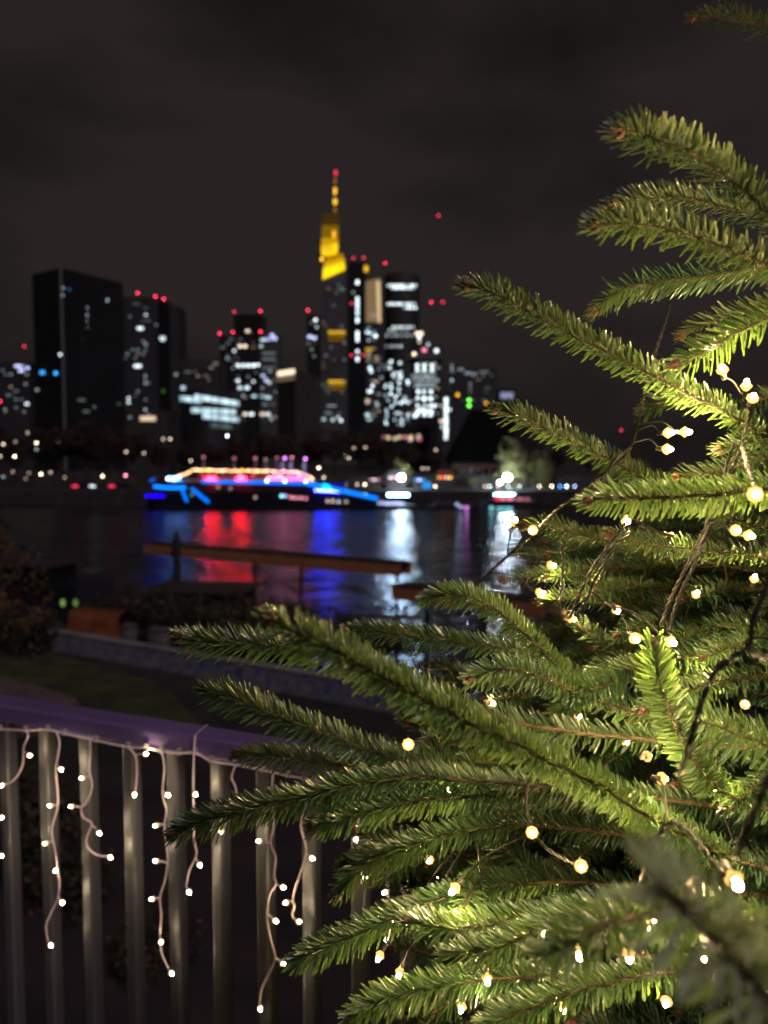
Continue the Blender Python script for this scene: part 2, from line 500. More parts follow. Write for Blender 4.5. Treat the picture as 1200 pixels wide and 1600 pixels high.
rnd = random.Random(7)
row = [(-10, 660), (22, 680), (60, 668), (98, 662), (135, 660), (172, 668), (208, 672), (250, 690), (292, 692), (332, 690),
       (374, 682), (412, 676), (448, 672), (486, 676), (524, 672), (560, 668), (598, 682), (640, 692), (676, 700)]
for i, (px, py) in enumerate(row):
    D = rnd.uniform(204, 216)
    base = P(px, 740, D); base.z = QZ + 3.1
    topz = P(px, py, D).z
    k = 'abc'[i % 3]; hh = {'a': 9.8, 'b': 11.3, 'c': 8.7}[k]
    lab = 'dark far tree ' + ['cut by the left edge of the picture below the dim block', 'below the white window cluster at the left edge', 'below the left face of the black slab tower',
        'right below the corner line of the black slab tower', 'below the middle of the black slab tower', 'below the right edge of the black slab tower', 'left of the cream lit sign', 'below the right end of the cream lit sign',
        'below the left end of the curved window bands', 'below the right end of the curved window bands', 'below the stepped tower with warning lights', 'left below the block with the glowing parapet', 'right below the block with the glowing parapet',
        'below the slim tower with one red light', 'below the left wing of the yellow crowned tower', 'below the right wing of the yellow crowned tower', 'below the round tower', 'right behind the left white floodlight tree', 'left of the steep black roof'][i]
    tree(k, base, (topz - base.z) / hh, rnd.uniform(0, 6), lab, 'dark trees along the far embankment')
# lit trees by the floodlights and dark ones further right
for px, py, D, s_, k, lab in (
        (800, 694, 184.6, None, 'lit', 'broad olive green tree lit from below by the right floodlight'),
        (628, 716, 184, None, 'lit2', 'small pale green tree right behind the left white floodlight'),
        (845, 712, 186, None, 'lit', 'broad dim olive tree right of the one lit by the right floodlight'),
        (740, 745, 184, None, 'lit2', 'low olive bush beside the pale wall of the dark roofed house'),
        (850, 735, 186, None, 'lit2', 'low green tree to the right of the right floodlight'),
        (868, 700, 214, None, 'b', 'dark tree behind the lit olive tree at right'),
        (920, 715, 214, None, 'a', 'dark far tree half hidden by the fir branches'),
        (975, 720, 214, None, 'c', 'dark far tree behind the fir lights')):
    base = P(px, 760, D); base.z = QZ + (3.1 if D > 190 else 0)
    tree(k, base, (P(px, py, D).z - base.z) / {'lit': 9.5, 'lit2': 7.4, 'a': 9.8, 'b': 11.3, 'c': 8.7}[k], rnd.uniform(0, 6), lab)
base = P(-52, 900, 17); base.z = BZ
tree('amber', base, 1.02, 0.4, 'slim amber leaved tree at the left edge above the lawn')

# ------------------------------------------------------------------ city towers
UNIT = {}
def unit_box(m):
    if m.name not in UNIT:
        UNIT[m.name] = MB().box((0, 0, 0), (1, 1, 1)).mesh('window', m)
    return UNIT[m.name]

GAIN = 1.05
def px_light(I, w, h):
    return GAIN * I * 66 / (min(w, 8.1) * min(h, 8.1))

def lit(parent, D, px, py, w=3, h=2.5, c='w', I=0.6, name='window', rz=0.0, sample=False):
    loc = P(px, py, D)
    m = emit(COLR[c], px_light(I, w, h), sample)
    sc = D / 1203
    return inst(name, unit_box(m), parent, loc, (0, 0, rz), (w * sc, 0.25, h * sc))

def ribs(e, x0, x1, y, z0, z1, floor, bay, m=None, t=0.35):
    mb = MB()
    z = z0 + floor
    while z < z1 - 0.5:
        mb.box(((x0 + x1) / 2, y - 0.12, z), (x1 - x0 - 0.2, 0.24, t)); z += floor
    x = x0 + bay
    while x < x1 - bay * .4:
        mb.box((x, y - 0.2, (z0 + z1) / 2), (t * .8, 0.4, z1 - z0 - 0.2)); x += bay
    o = mb.build('facade_grid', m or M['rib'], e); tag(o, kind='stuff'); return o

CZ = QZ
def block(e, name, l, r, t, D, dep, m, grid=None, b=None):
    """box seen between pixel columns l and r, top row t, front face at distance D"""
    xl, xr = P(l, t, D).x, P(r, t, D).x
    zt = P((l + r) / 2, t, D).z; zb = CZ if b is None else P((l + r) / 2, b, D).z
    o = MB().box(((xl + xr) / 2, D + dep / 2 + 0.15, (zt + zb) / 2), (xr - xl, dep, zt - zb)).build(name, M[m], e)
    if grid: ribs(e, xl, xr, D + 0.15, zb, zt, *grid)
    return o

def building(px, D, label, cat='tower', name='office_tower'):
    loc = P(px, 700, D); loc.z = CZ
    return tag(empty(name, loc), label, cat)

def warn(e, D, px, py, I=0.75, s=2.2):
    loc = P(px, py, D); k = s * D / 1203
    o = MB().ball(loc, k / 2, 8, 6).build('warning_light', emit(COLR['r'], px_light(I, s * .89, s * .89)), e)
    # short mast under it
    MB().tube([loc - Vector((0, 0, k * 1.6)), loc - Vector((0, 0, k * .5))], k * .12, 5).build('mast', M['lamp_metal'], e)

# far left dim block
e = building(10, 900, 'dim block at the left edge with a bright white window cluster')
block(e, 'wall', -60, 46, 566, 900, 40, 'tower_mid', (4, 12))
for px, py, w, h, I in ((30, 572, 14, 3, .8), (33, 579, 8, 4, .9), (43, 575, 5, 3, .5), (42, 631, 5, 3, .5), (40, 600, 3, 3, .06), (8, 640, 3, 2, .06)):
    lit(e, 899.8, px, py, w, h, 'li' if py < 580 else 'w', I)
warn(e, 900, 38, 541, .35); warn(e, 900, 0, 627, .7)

# tall rotated black slab
e = building(95, 600, 'tall black slab tower with a pale vertical corner line')
D = 600
pc = P(95, 418, D); pl = P(50, 432, 622); pr = P(192, 447, 650)
zt = pc.z
dl = (pl - pc); dr = (pr - pc); dl.z = dr.z = 0
pb = pc + dl + dr
o = MB().prism([(pc.x, pc.y), (pr.x, pr.y), (pb.x, pb.y), (pl.x, pl.y)], CZ, zt).build('wall', M['tower_dark'], e)
# corner strip and facade ribs on both faces
MB().tube([(pc.x, pc.y - .5, CZ), (pc.x, pc.y - .5, zt)], 0.9, 6).build('corner_strip', mat('pale_corner_strip', (.16, .16, .16), .6), e)
mb = MB()
for k in range(1, 24):
    t = k / 24
    for base, d in ((pc, dl), (pc, dr)):
        if base is pc and d is dl and k % 3: continue
        q = base + d * t
        mb.box((q.x, q.y - .15, (CZ + zt) / 2), (.35, .35, zt - CZ - 1))
z = CZ + 4
while z < zt - 2:
    for d in (dl, dr):
        mb.beam((pc.x, pc.y - .2, z), (pc.x + d.x * .995, pc.y + d.y * .995 - .2, z), .3, .3)
    z += 3.8
tag(mb.build('facade_grid', M['tower_mid'], e), kind='stuff')
def slab_pt(px, py):
    """distance of the slab's face at this column"""
    if px >= 95: t = (px - 95) / 97; return 600 + t * 50 - 1.2
    t = (95 - px) / 45; return 600 + t * 22 - 1.2
for px, py, w, h, c, I in ((96, 461, 4, 3, 'cw', .30), (98, 450, 4, 2, 'cw', .10), (108, 452, 3, 2, 'b', .06), (167, 469, 4, 3, 'cw', .25),
        (135, 481, 3, 3, 'w', .16), (135, 492, 3, 3, 'w', .28), (135, 502, 3, 3, 'w', .24), (135, 513, 3, 3, 'w', .32),
        (94, 554, 3, 3, 'w', .38), (101, 554, 3, 3, 'w', .42), (66, 582, 7, 5, 'b', .9), (87, 583, 4, 4, 'b', .75),
        (121, 612, 5, 6, 'g', .10), (177, 616, 5, 5, 'g', .07), (118, 625, 30, 3, 'dg', .10), (125, 643, 30, 3, 'w', .05), (142, 636, 12, 3, 'cw', .20),
        (181, 631, 14, 3, 'dg', .07), (58, 609, 4, 3, 'w', .10), (128, 531, 4, 3, 'w', .04)):
    lit(e, slab_pt(px, py), px, py, w, h, c, I)
for k in range(11):
    lit(e, slab_pt(158, 0), 158, 548 + k * 10, 2.5, 3, 'cw' if k % 3 else 'b', .09 + .05 * (k % 3))

# tower pair behind it
e = building(220, 760, 'dark twin tower with three red roof lights beside the black slab')
block(e, 'wall', 190, 247, 464, 760, 30, 'tower_mid', (3.8, 7))
block(e, 'core', 247.4, 262, 470, 757, 26, 'tower_dark')
block(e, 'rear_wall', 262.4, 279, 478, 764, 30, 'tower_mid', (3.8, 7))
warn(e, 758, 215, 458); warn(e, 755, 243, 463); warn(e, 755, 256, 467)
for px, py, w, h, c, I in ((228, 492, 3, 2.5, 'w', .2), (219, 513, 9, 4, 'w', .85), (254, 528, 8, 4, 'w', .55), (254, 531, 6, 3, 'w', .3), (215, 572, 11, 4, 'w', .95),
        (201, 622, 3, 3, 'w', .28), (201, 629, 3, 3, 'w', .28), (227, 598, 2.5, 6, 'w', .10), (227, 588, 2.5, 6, 'w', .08), (227, 640, 3, 3, 'w', .12),
        (228, 538, 3, 3, 'w', .08), (275, 585, 4, 3, 'w', .10), (255, 611, 3, 4, 'g', .04)):
    lit(e, 756.4 if px > 248 and px < 263 else 759.2 if px < 248 else 763, px, py, w, h, c, I)

e = building(231, 400, 'low roof building with a cream lit sign below the towers', 'building', 'low_building')
block(e, 'wall', 196, 262, 642, 400, 18, 'tower_brown', (3.2, 4))
lit(e, 399.5, 231, 654, 24, 7, 'cr', .75, 'sign')
lit(e, 399.5, 203, 652, 4, 3, 'w', .06)
lit(e, 399.5, 232, 648, 3, 2, 'li', .08)

# block with curved lit bands
e = building(325, 560, 'rounded low office block with bright curved window bands', 'building', 'office_block')
block(e, 'wall', 283, 343, 561, 585, 25, 'tower_brown', (3.8, 5))
D = 560
cen = P(330, 620, D + 20)
arc = []
for k in range(17):
    t = k / 16; px = 281 + 93 * t
    dd = D + 14 - 12 * math.sin(math.pi * min(1, t * 1.15)) + (8 * (t - .75) if t > .75 else 0)
    arc.append((P(px, 620, dd).x, dd))
o = MB().prism([(x, y) for x, y in arc] + [(arc[-1][0], 590), (arc[0][0], 590)], CZ, P(330, 608, D).z).build('curved_wall', M['tower_mid'], e, )
bands = [(616, 631, 4, 16, .62), (622, 634, 0, 6, .5), (640, 644, 3, 15, .50), (646, 656, 6, 16, .50), (660, 668, 8, 14, .06)]
for y0, y1, k0, k1, I in bands:
    for k in range(k0, k1):
        (xa, ya), (xb, yb) = arc[k], arc[k + 1]
        t = (k + .5) / 16
        py = y0 + (y1 - y0) * t
        z = P(300, py, (ya + yb) / 2).z
        wd = math.hypot(xb - xa, yb - ya) * .86
        m = emit(COLR['cw'], GAIN * 1.6 * I * (1.0 + .35 * ((k * 7) % 5 - 2) / 2) * 1.25)
        inst('window', unit_box(m), e, ((xa + xb) / 2, (ya + yb) / 2 - .35, z), (0, 0, math.atan2(yb - ya, xb - xa)), (wd, .2, 3.6))
lit(e, 584.5, 286, 606, 6, 6, 'cw', .5)
for px, py, c, I in ((355, 681, 'w', .8), (365, 673, 'ww', .12), (266, 686, 'ww', .35)):
    lit(e, 545, px, py, 5 if I > .5 else 9, 5 if I > .5 else 4, c, I) if False else None

# stepped tower with warning lights
e = building(385, 720, 'stepped office tower with five red lights and scattered lit floors')
block(e, 'wall', 343, 405, 524, 720, 34, 'tower_dark', (3.9, 6))
block(e, 'upper_wall', 365, 410, 491, 723, 28, 'tower_dark', None, 524)
block(e, 'side_wall', 405.4, 434, 520, 724, 28, 'tower_grey', (3.9, 4))
for px, py in ((366, 487), (407, 486), (343, 521), (364, 519), (407, 518)): warn(e, 716, px, py, .35 if px == 366 else .65)
for px, py, w, h, c, I in ((387, 517, 6, 3, 'ww', .5), (375, 541, 5, 4, 'ww', .6), (383, 541, 5, 4, 'ww', .6), (366, 548, 4, 3, 'w', .3),
        (372, 571, 4, 4, 'w', .6), (380, 571, 4, 4, 'w', .6), (388, 571, 4, 4, 'w', .75), (396, 571, 4, 4, 'w', .8), (403, 570, 4, 3, 'w', .5),
        (372, 595, 4, 4, 'w', .5), (396, 596, 3, 3, 'w', .25), (375, 606, 6, 4, 'cw', .6), (386, 606, 6, 4, 'cw', .75), (371, 613, 3, 3, 'w', .4), (379, 619, 3, 3, 'w', .2),
        (397, 619, 7, 3, 'cw', .4), (383, 647, 6, 4, 'ww', .6), (393, 647, 7, 4, 'w', .75), (378, 655, 4, 6, 'cw', .2), (355, 560, 4, 3, 'w', .08)):
    lit(e, 719.0, px, py, w, h, c, I)
for px, py, w, h, c, I in ((425, 524, 5, 4, 'li', .6), (411, 531, 7, 3, 'cw', .5), (420, 530, 10, 3, 'li', .45), (430, 529, 4, 4, 'li', .5), (408, 541, 3, 3, 'w', .2),
        (420, 552, 20, 2.5, 'w', .06), (420, 561, 20, 2.5, 'w', .06), (420, 575, 20, 2.5, 'w', .05), (411, 587, 5, 4, 'li', .4), (416, 594, 5, 4, 'li', .45), (421, 598, 5, 3, 'w', .35), (410, 619, 8, 4, 'cw', .55),
        (419, 621, 8, 4, 'cw', .5), (408, 647, 8, 4, 'ww', .65), (418, 647, 8, 4, 'w', .6), (424, 655, 3, 5, 'w', .12)):
    lit(e, 722.9, px, py, w, h, c, I)

# cream parapet building
e = building(460, 500, 'angular white block with a warm glowing parapet beside the tall tower', 'building', 'office_block')
pa, pb_, pd = P(433, 577, 515), P(461, 577, 500), P(498, 590, 545)
zt = pb_.z
o = MB().prism([(pa.x, pa.y), (pb_.x, pb_.y), (pd.x, pd.y), (pd.x, 560), (pa.x, 560)], CZ, zt).build('wall', mat('pale_render', (.055, .046, .038), .8, var=.2, vscale=.1), e)
inst('parapet_light', unit_box(emit(COLR['cr'], 1.7)), e, ((pa + pb_) / 2 + Vector((0, -.5, -2.2))), (0, 0, math.atan2(pb_.y - pa.y, pb_.x - pa.x)), ((pb_ - pa).length * .94, .3, 3.0))
inst('parapet_light', unit_box(emit(COLR['cr'], .14)), e, ((pa + pb_) / 2 + Vector((0, -.5, -5.9))), (0, 0, math.atan2(pb_.y - pa.y, pb_.x - pa.x)), ((pb_ - pa).length * .94, .3, 3.4))
for ry, I, c in ((6, .50, 'w'), (21, .32, 'ww'), (28, .30, 'ww'), (42, .42, 'w'), (52, .45, 'cw')):
    for k in range(6):
        t = (k + .6) / 6.6
        q = pb_.lerp(pd, t); q.z = zt - ry * 500 / 1203
        I2 = I * (0.5 + .5 * ((k * 5 + ry) % 4) / 2)
        inst('window', unit_box(emit(COLR[c], GAIN * I2 * 1.6)), e, q + Vector((-.3, -.4, 0)), (0, 0, math.atan2(pd.y - pb_.y, pd.x - pb_.x)), (5.6, .3, 2.2))

# slim dark tower behind
e = building(488, 1050, 'slim dark tower with one red light left of the yellow crowned tower')
block(e, 'wall', 479, 499, 492, 1050, 24, 'tower_dark', (3.9, 6))
warn(e, 1048, 481, 485, .7)
for px, py, w, h, c, I in ((493, 500, 4, 4, 'w', .6), (484, 526, 6, 4, 'li', .7), (491, 528, 6, 4, 'li', .7), (495, 511, 3, 3, 'w', .15), (487, 546, 3, 3, 'w', .06)):
    lit(e, 1049.2, px, py, w, h, c, I)

# yellow crowned tower
e = building(545, 765, 'tallest tower with yellow glowing crown and antenna')
D = 765
def poly_face(e, name, pts, D, dep, m):
    """solid with the outline pts (pixels) on the plane at distance D"""
    f = [P(x, y, D) for x, y in pts]; n = len(f)
    vs = f + [p + Vector((0, dep, 0)) for p in f]
    fs = [tuple(range(n)), tuple(range(2 * n - 1, n - 1, -1))] + [(i, n + i, n + (i + 1) % n, (i + 1) % n) for i in range(n)]
    return MB().add(vs, fs).build(name, m, e)
poly_face(e, 'left_wing', [(501, 720), (541, 720), (541, 405), (530, 405), (504, 437)], D + .2, 24, M['tower_grey'])
ribs(e, P(501, 700, D).x, P(541, 700, D).x, D + .2, CZ, P(520, 440, D).z, 4.2, 6.5, M['tower_mid'])
poly_face(e, 'core', [(545, 720), (571, 720), (571, 409), (545, 409)], D - 3, 24, M['tower_dark'])
poly_face(e, 'corner_column', [(541.4, 720), (544.6, 720), (544.6, 418), (541.4, 418)], D - 1, 10, mat('pale_column', (.10, .10, .10), .6))
poly_face(e, 'right_wing', [(571.4, 720), (600, 720), (600, 492), (571.4, 470)], D + .4, 24, M['tower_mid'])
ribs(e, P(571.4, 700, D).x, P(600, 700, D).x, D + .4, CZ, P(585, 500, D).z, 4.2, 6.5, M['tower_grey'])
ylow = emit((1.0, .58, .010), 1.2); ymid = emit((1.0, .52, .01), .22); ydim = emit((.8, .48, .05), .06); ybr = emit((1.0, .66, .02), 2.4)  # lighting on the crown facade painted as emission, in dimmer steps upwards
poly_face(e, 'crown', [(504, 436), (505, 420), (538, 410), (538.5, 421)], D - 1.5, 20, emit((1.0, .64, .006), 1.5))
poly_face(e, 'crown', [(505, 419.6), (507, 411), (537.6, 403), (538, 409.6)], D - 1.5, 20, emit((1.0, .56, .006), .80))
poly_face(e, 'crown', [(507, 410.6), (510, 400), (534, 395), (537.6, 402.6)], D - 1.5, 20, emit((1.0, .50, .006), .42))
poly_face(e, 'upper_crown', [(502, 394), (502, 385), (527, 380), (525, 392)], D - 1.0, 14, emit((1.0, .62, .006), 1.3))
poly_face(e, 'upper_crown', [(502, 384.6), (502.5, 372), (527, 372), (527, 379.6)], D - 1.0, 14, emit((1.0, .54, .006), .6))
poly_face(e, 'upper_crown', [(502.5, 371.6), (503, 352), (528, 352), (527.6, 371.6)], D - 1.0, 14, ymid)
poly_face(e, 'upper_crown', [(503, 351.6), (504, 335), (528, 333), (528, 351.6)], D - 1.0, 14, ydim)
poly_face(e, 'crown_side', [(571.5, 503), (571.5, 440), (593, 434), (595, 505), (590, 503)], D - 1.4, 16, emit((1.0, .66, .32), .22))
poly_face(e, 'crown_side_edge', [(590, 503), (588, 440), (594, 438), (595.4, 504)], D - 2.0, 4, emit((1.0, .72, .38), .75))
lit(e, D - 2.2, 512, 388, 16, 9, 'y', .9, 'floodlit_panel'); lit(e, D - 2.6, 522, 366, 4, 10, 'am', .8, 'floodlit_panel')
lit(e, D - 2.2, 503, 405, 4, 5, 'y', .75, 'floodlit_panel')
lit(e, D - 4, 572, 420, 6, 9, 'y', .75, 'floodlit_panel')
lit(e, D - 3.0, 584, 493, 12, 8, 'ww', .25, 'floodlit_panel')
MB().tube([P(523, 336, D + 3), P(523, 300, D + 3), P(524, 268, D + 3)], [1.6, 1.1, .4], 8).build('antenna', mat('antenna_paint', (.25, .2, .12), .6), e)
for py, w, h, c, I in ((297, 4, 7, 'am', .75), (301, 3, 5, 'y', .5), (315, 5, 8, 'y', 1.0), (328, 3, 6, 'am', .12), (283, 2, 8, 'am', .12), (338, 3, 6, 'am', .25)):
    lit(e, D + .8, 523.5, py, w, h, c, I, 'antenna_light')
lit(e, D + .8, 524.5, 270, 3, 7, 'r', .6, 'antenna_light')
for px, py in ((552, 403), (568, 403), (549, 474), (549, 555), (567, 555)): warn(e, D - 5, px, py, .30, 1.8)
for y0, I in ((519, .62), (524, .18), (531, .10), (596, .60), (601, .25), (608, .10)):
    lit(e, D - .6, 526, y0, 26, 3, 'y', I * .62, 'lit_floor')
for py, I, h in ((441, .9, 6), (467, .7, 5), (474, .75, 5), (481, .65, 5), (489, .7, 5), (499, .8, 6), (502, .5, 4), (520, .7, 5), (525, .7, 5), (531, .7, 5), (549, .55, 4), (561, .85, 6)):
    lit(e, D - 3.6, 558.5, py, 4, h, 'w', I)
for px, py, w, h, c, I in ((572, 519, 4, 4, 'cw', .5), (579, 521, 4, 3, 'cw', .35), (587, 525, 4, 4, 'w', .75), (576, 546, 11, 5, 'y', .35), (575, 553, 10, 4, 'y', .12), (578, 575, 4, 5, 'cw', .7), (580, 580, 4, 4, 'w', .5),
        (582, 603, 3, 3, 'w', .5), (580, 611, 3, 3, 'w', .5), (576, 612, 3, 3, 'w', .35), (573, 627, 7, 7, 'cr', .5), (571, 648, 7, 4, 'cw', .6), (577, 655, 8, 3, 'cw', .35), (590, 633, 4, 3, 'w', .15),
        (590, 560, 10, 2, 'w', .06), (585, 595, 14, 2, 'w', .05)):
    lit(e, D - .8, max(px, 574), py, w, h, c, I)
for px, py, w, h, c, I in ((506, 655, 5, 4, 'cw', .25), (520, 656, 4, 4, 'w', .30), (528, 652, 3, 3, 'w', .22), (533, 657, 3, 4, 'w', .45), (518, 634, 14, 2, 'w', .10), (512, 645, 8, 3, 'cw', .10), (535, 452, 4, 5, 'dg', .12), (552, 457, 4, 4, 'dg', .14)):
    lit(e, D - .6 if px < 545 else D - 3.6, px, py, w, h, c, I)

# round tower with lit bands
e = building(628, 820, 'round dark tower with hazy white lit bands near its top')
D = 820
cx = P(628, 600, D + 19).x; zt = P(628, 425, D).z; rad_ = 27.5 * D / 1203
ring = [(cx + rad_ * math.cos(a * math.pi / 14), D + 19 + rad_ * math.sin(a * math.pi / 14)) for a in range(28)]
MB().prism(ring, CZ, zt).build('wall', M['tower_mid'], e)
mbs = MB(); z = CZ + 4
while z < zt - 1:
    mbs.prism([(cx + (x - cx) * 1.012, D + 19 + (y - D - 19) * 1.012) for x, y in ring], z, z + .5); z += 4.2
tag(mbs.build('facade_grid', M['tower_grey'], e), kind='stuff')
MB().tube([(cx - 18, D + 12, zt), (cx - 18, D + 12, zt + 8)], .4, 6).build('mast', M['lamp_metal'], e)
warn(e, D + 8, 602, 411, .5)
rr = random.Random(3)
def round_win(px, py, w, h, c, I):
    X = P(px, py, D).x
    dx = max(-.98, min(.98, (X - cx) / (rad_ * 1.02)))
    Y = D + 19 - rad_ * 1.03 * math.sqrt(1 - dx * dx)
    return lit(e, Y, px, py, w, h, c, I, rz=math.asin(dx))
for py, lo, hi, n, I in ((446, 604, 652, 9, .42), (450, 610, 648, 7, .35), (475, 604, 650, 9, .34), (481, 630, 652, 4, .4), (511, 612, 648, 6, .22), (516, 605, 640, 5, .14), (524, 600, 648, 6, .12), (541, 600, 630, 4, .14)):
    for k in range(n):
        round_win(lo + (hi - lo) * (k + .5) / n, py, 4, 3, 'w', I * rr.uniform(.35, 1.5))
for k in range(46):
    px = rr.choice([603, 606, 611, 617, 623, 627, 632, 637]); py = rr.uniform(562, 668)
    round_win(px + rr.uniform(-1, 1), py, 3.5, 3.5, rr.choice(['w', 'cw', 'cw']), rr.choice([.15, .25, .4, .6]))
for px, py, I in ((611, 565, .6), (625, 567, .4), (609, 575, .5), (614, 586, .4), (602, 604, .6), (618, 620, .5), (596, 668, .7), (615, 667, .6), (615, 673, .6), (624, 583, .5), (625, 590, .5)):
    round_win(px, py, 4, 4, 'w', I)

# front tower with bright column windows
e = building(664, 640, 'shorter square tower with a flared roof and bright window columns')
D = 640
block(e, 'wall', 641, 687, 566, D, 26, 'tower_dark', (3.8, 6))
block(e, 'roof_slab', 636, 692, 552, D - 3, 32, 'tower_grey', None, 561)
block(e, 'roof_box', 650, 678, 543, D + 2, 18, 'tower_mid', None, 552)
block(e, 'roof_neck', 645, 683, 561.3, D + 1, 22, 'tower_mid', None, 566)
for px, py, w, h, c, I in ((652, 521, 5, 5, 'cr', .9), (658, 521, 5, 5, 'cr', .9), (655, 527, 4, 6, 'w', .9), (655, 534, 3, 4, 'cr', .25)):
    lit(e, D - 3.4, px, py, w, h, c, I, 'roof_light')
MB().tube([P(655, 545, D + 6), P(655, 520, D + 6)], .5, 6).build('mast', M['lamp_metal'], e)
for px, py, w, h, c, I in ((647, 553, 4, 4, 'cr', .9), (663, 547, 6, 5, 'pk', .8), (682, 548, 5, 5, 'w', .95), (669, 538, 3, 3, 'w', .25)):
    lit(e, D - 3.6, px, py, w, h, c, I, 'roof_light')
for x in (652, 663, 675):
    for y in (571, 578): lit(e, D - .6, x, y, 4.5, 4, 'w', .7)
for x in (653, 663, 673):
    for y in (612, 622, 624, 634, 643, 648):
        if (x, y) in ((653, 624),): continue
        lit(e, D - .6, x + rr.uniform(-1, 1), y, 4, 4, 'w', rr.uniform(.5, .9))
for x, y in ((648, 650), (658, 640), (668, 641), (679, 634)): lit(e, D - .6, x, y, 4, 4, 'w', .7)
for y in (584, 588, 592, 599, 604): lit(e, D - .6, 662 + rr.uniform(-4, 4), y, 34, 2.2, 'w', rr.uniform(.08, .16), 'lit_floor')

# bright strip building
e = building(696, 520, 'narrow dark block carrying a bright white vertical light strip', 'building', 'office_block')
D = 520
block(e, 'wall', 688, 704, 612, D, 20, 'tower_mid', (3.6, 3))
for k in range(12): lit(e, D - .5, 697 + .25 * math.sin(k), 624 + k * 5.5, 5, 5, 'w', .62 + .3 * (k % 3 == 0), 'light_strip')
for px, py, w, h, c, I in ((690, 658, 6, 5, 'cr', .6), (691, 667, 3, 5, 'w', .3), (690, 634, 3, 3, 'cr', .2), (703, 640, 3, 3, 'w', .3)):
    lit(e, D - .8, px, py, w, h, c, I)

# dim wide block on the right
e = building(742, 700, 'dim glass block with yellow and green lights right of the tower cluster', 'building', 'office_block')
D = 700
block(e, 'wall', 706, 776, 574, D, 30, 'tower_mid', (3.9, 5))
for px, py, w, h, c, I in ((715, 617, 4, 4, 'am', .6), (733, 625, 4, 4, 'g', .95), (733, 634, 4, 4, 'g', .95), (760, 630, 4, 4, 'am', .45), (706, 594, 3, 3, 'cw', .2), (706, 575, 2, 12, 'cw', .12),
        (720, 577, 8, 2, 'w', .12), (731, 583, 10, 3, 'w', .14), (742, 584, 8, 2, 'w', .08), (756, 581, 14, 2, 'w', .06)):
    lit(e, D - .6, px, py, w, h, c, I)
lit(e, D + 6, 792, 618, 20, 10, 'li', .42, 'sign')
block(e, 'side_wall', 778, 806, 608, D + 8, 20, 'tower_dark')

# dim infill buildings at the horizon
for px0, px1, t, D, lab in ((436, 500, 640, 640, 'low dark building under the glowing parapet block'), (776, 850, 640, 600, 'low dark building right of the green lights'), (560, 700, 664, 560, 'low dark house row under the tower cluster')):
    e = building((px0 + px1) / 2, D, lab, 'building', 'low_building')
    block(e, 'wall', px0, px1, t, D, 20, 'tower_dark', (3.4, 4))
    if px0 == 560:
        for px, c, I in ((600, 'pk', .2), (607, 'cr', .4), (617, 'cr', .35), (624, 'cr', .4), (633, 'pk', .35), (641, 'cr', .65), (643, 'cr', .3), (654, 'cr', .55), (656, 'pk', .3)):
            lit(e, D - .6, px, 683 + (px % 3), 5, 5 if px < 640 else 8, c, I)

def sprinkle(idx, D, x0, x1, y0, y1, n, I=(.015, .05), cols=('w', 'cw', 'cr', 'w')):
    t = [o for o in bpy.data.objects if o.parent is None and o.get('label', '').startswith(idx)][0]
    r_ = random.Random(n * 7 + int(x0))
    for k in range(n):
        px = x0 + (x1 - x0) * (r_.randrange(int((x1 - x0) / 4)) + .5) / int((x1 - x0) / 4)
        py = y0 + 6.5 * r_.randrange(max(1, int((y1 - y0) / 6.5)))
        lit(t, D, px, py, r_.choice([3, 3, 7]), 2.6, r_.choice(cols), r_.uniform(*I))
sprinkle('tall black slab', 598, 60, 92, 445, 660, 0)
sprinkle('dark twin tower', 759.2, 193, 246, 475, 655, 24)
sprinkle('stepped office tower', 719, 346, 402, 530, 660, 26)
sprinkle('stepped office tower', 722.8, 408, 432, 528, 660, 14, (.02, .08))
sprinkle('rounded low office', 584, 286, 341, 568, 606, 12, (.02, .06), ('cr', 'w'))
sprinkle('slim dark tower', 1049.2, 480, 497, 498, 650, 12)
sprinkle('tallest tower', 764.2, 503, 540, 445, 660, 26, (.015, .04))
sprinkle('tallest tower', 764.3, 574, 598, 512, 660, 26, (.03, .14))
sprinkle('shorter square tower', 639.3, 643, 686, 568, 662, 30, (.04, .14))
sprinkle('dim glass block', 699.3, 708, 774, 580, 640, 16, (.015, .05))
sprinkle('dim block at the left', 899.4, 2, 44, 572, 650, 14, (.02, .07))

# the steep black roofed church and the house below it
e = building(745, 215, 'steep black roofed hall with pale sandstone walls on the quay', 'building', 'roofed_hall')
D = 214
a0_, a1_ = P(700, 722, D), P(790, 722, D)
t0, t1 = P(735, 640, D + 7), P(800, 640, D + 7)
zE = a0_.z
vs = [a0_, a1_, Vector((a1_.x + 3, D + 14, zE)), Vector((a0_.x, D + 14, zE)), t0, t1]
vs = [Vector(v) for v in vs]; vs[1] = Vector((a1_.x + 2, D, zE)); t1.z = t0.z; vs[5] = t1
MB().add(vs, [(0, 1, 5, 4), (1, 2, 5), (2, 3, 4, 5), (3, 0, 4), (3, 2, 1, 0)]).build('roof', M['roof_black'], e)
MB().box(((a0_.x + a1_.x) / 2 + 1, D + 7, (zE + CZ) / 2 - .02), (a1_.x - a0_.x, 12.6, zE - CZ)).build('wall', M['sandstone'], e)
dk = mat('dark_pane', (.01, .01, .012), .2)
for px in (712, 724, 736, 748, 760, 772):
    q = P(px, 736, D + .55)
    inst('window', unit_box(dk), e, q, (0, 0, 0), (1.0, .2, 1.9))
    q = P(px, 752, D + .55)
    inst('window', unit_box(dk), e, q, (0, 0, 0), (1.0, .2, 1.9))

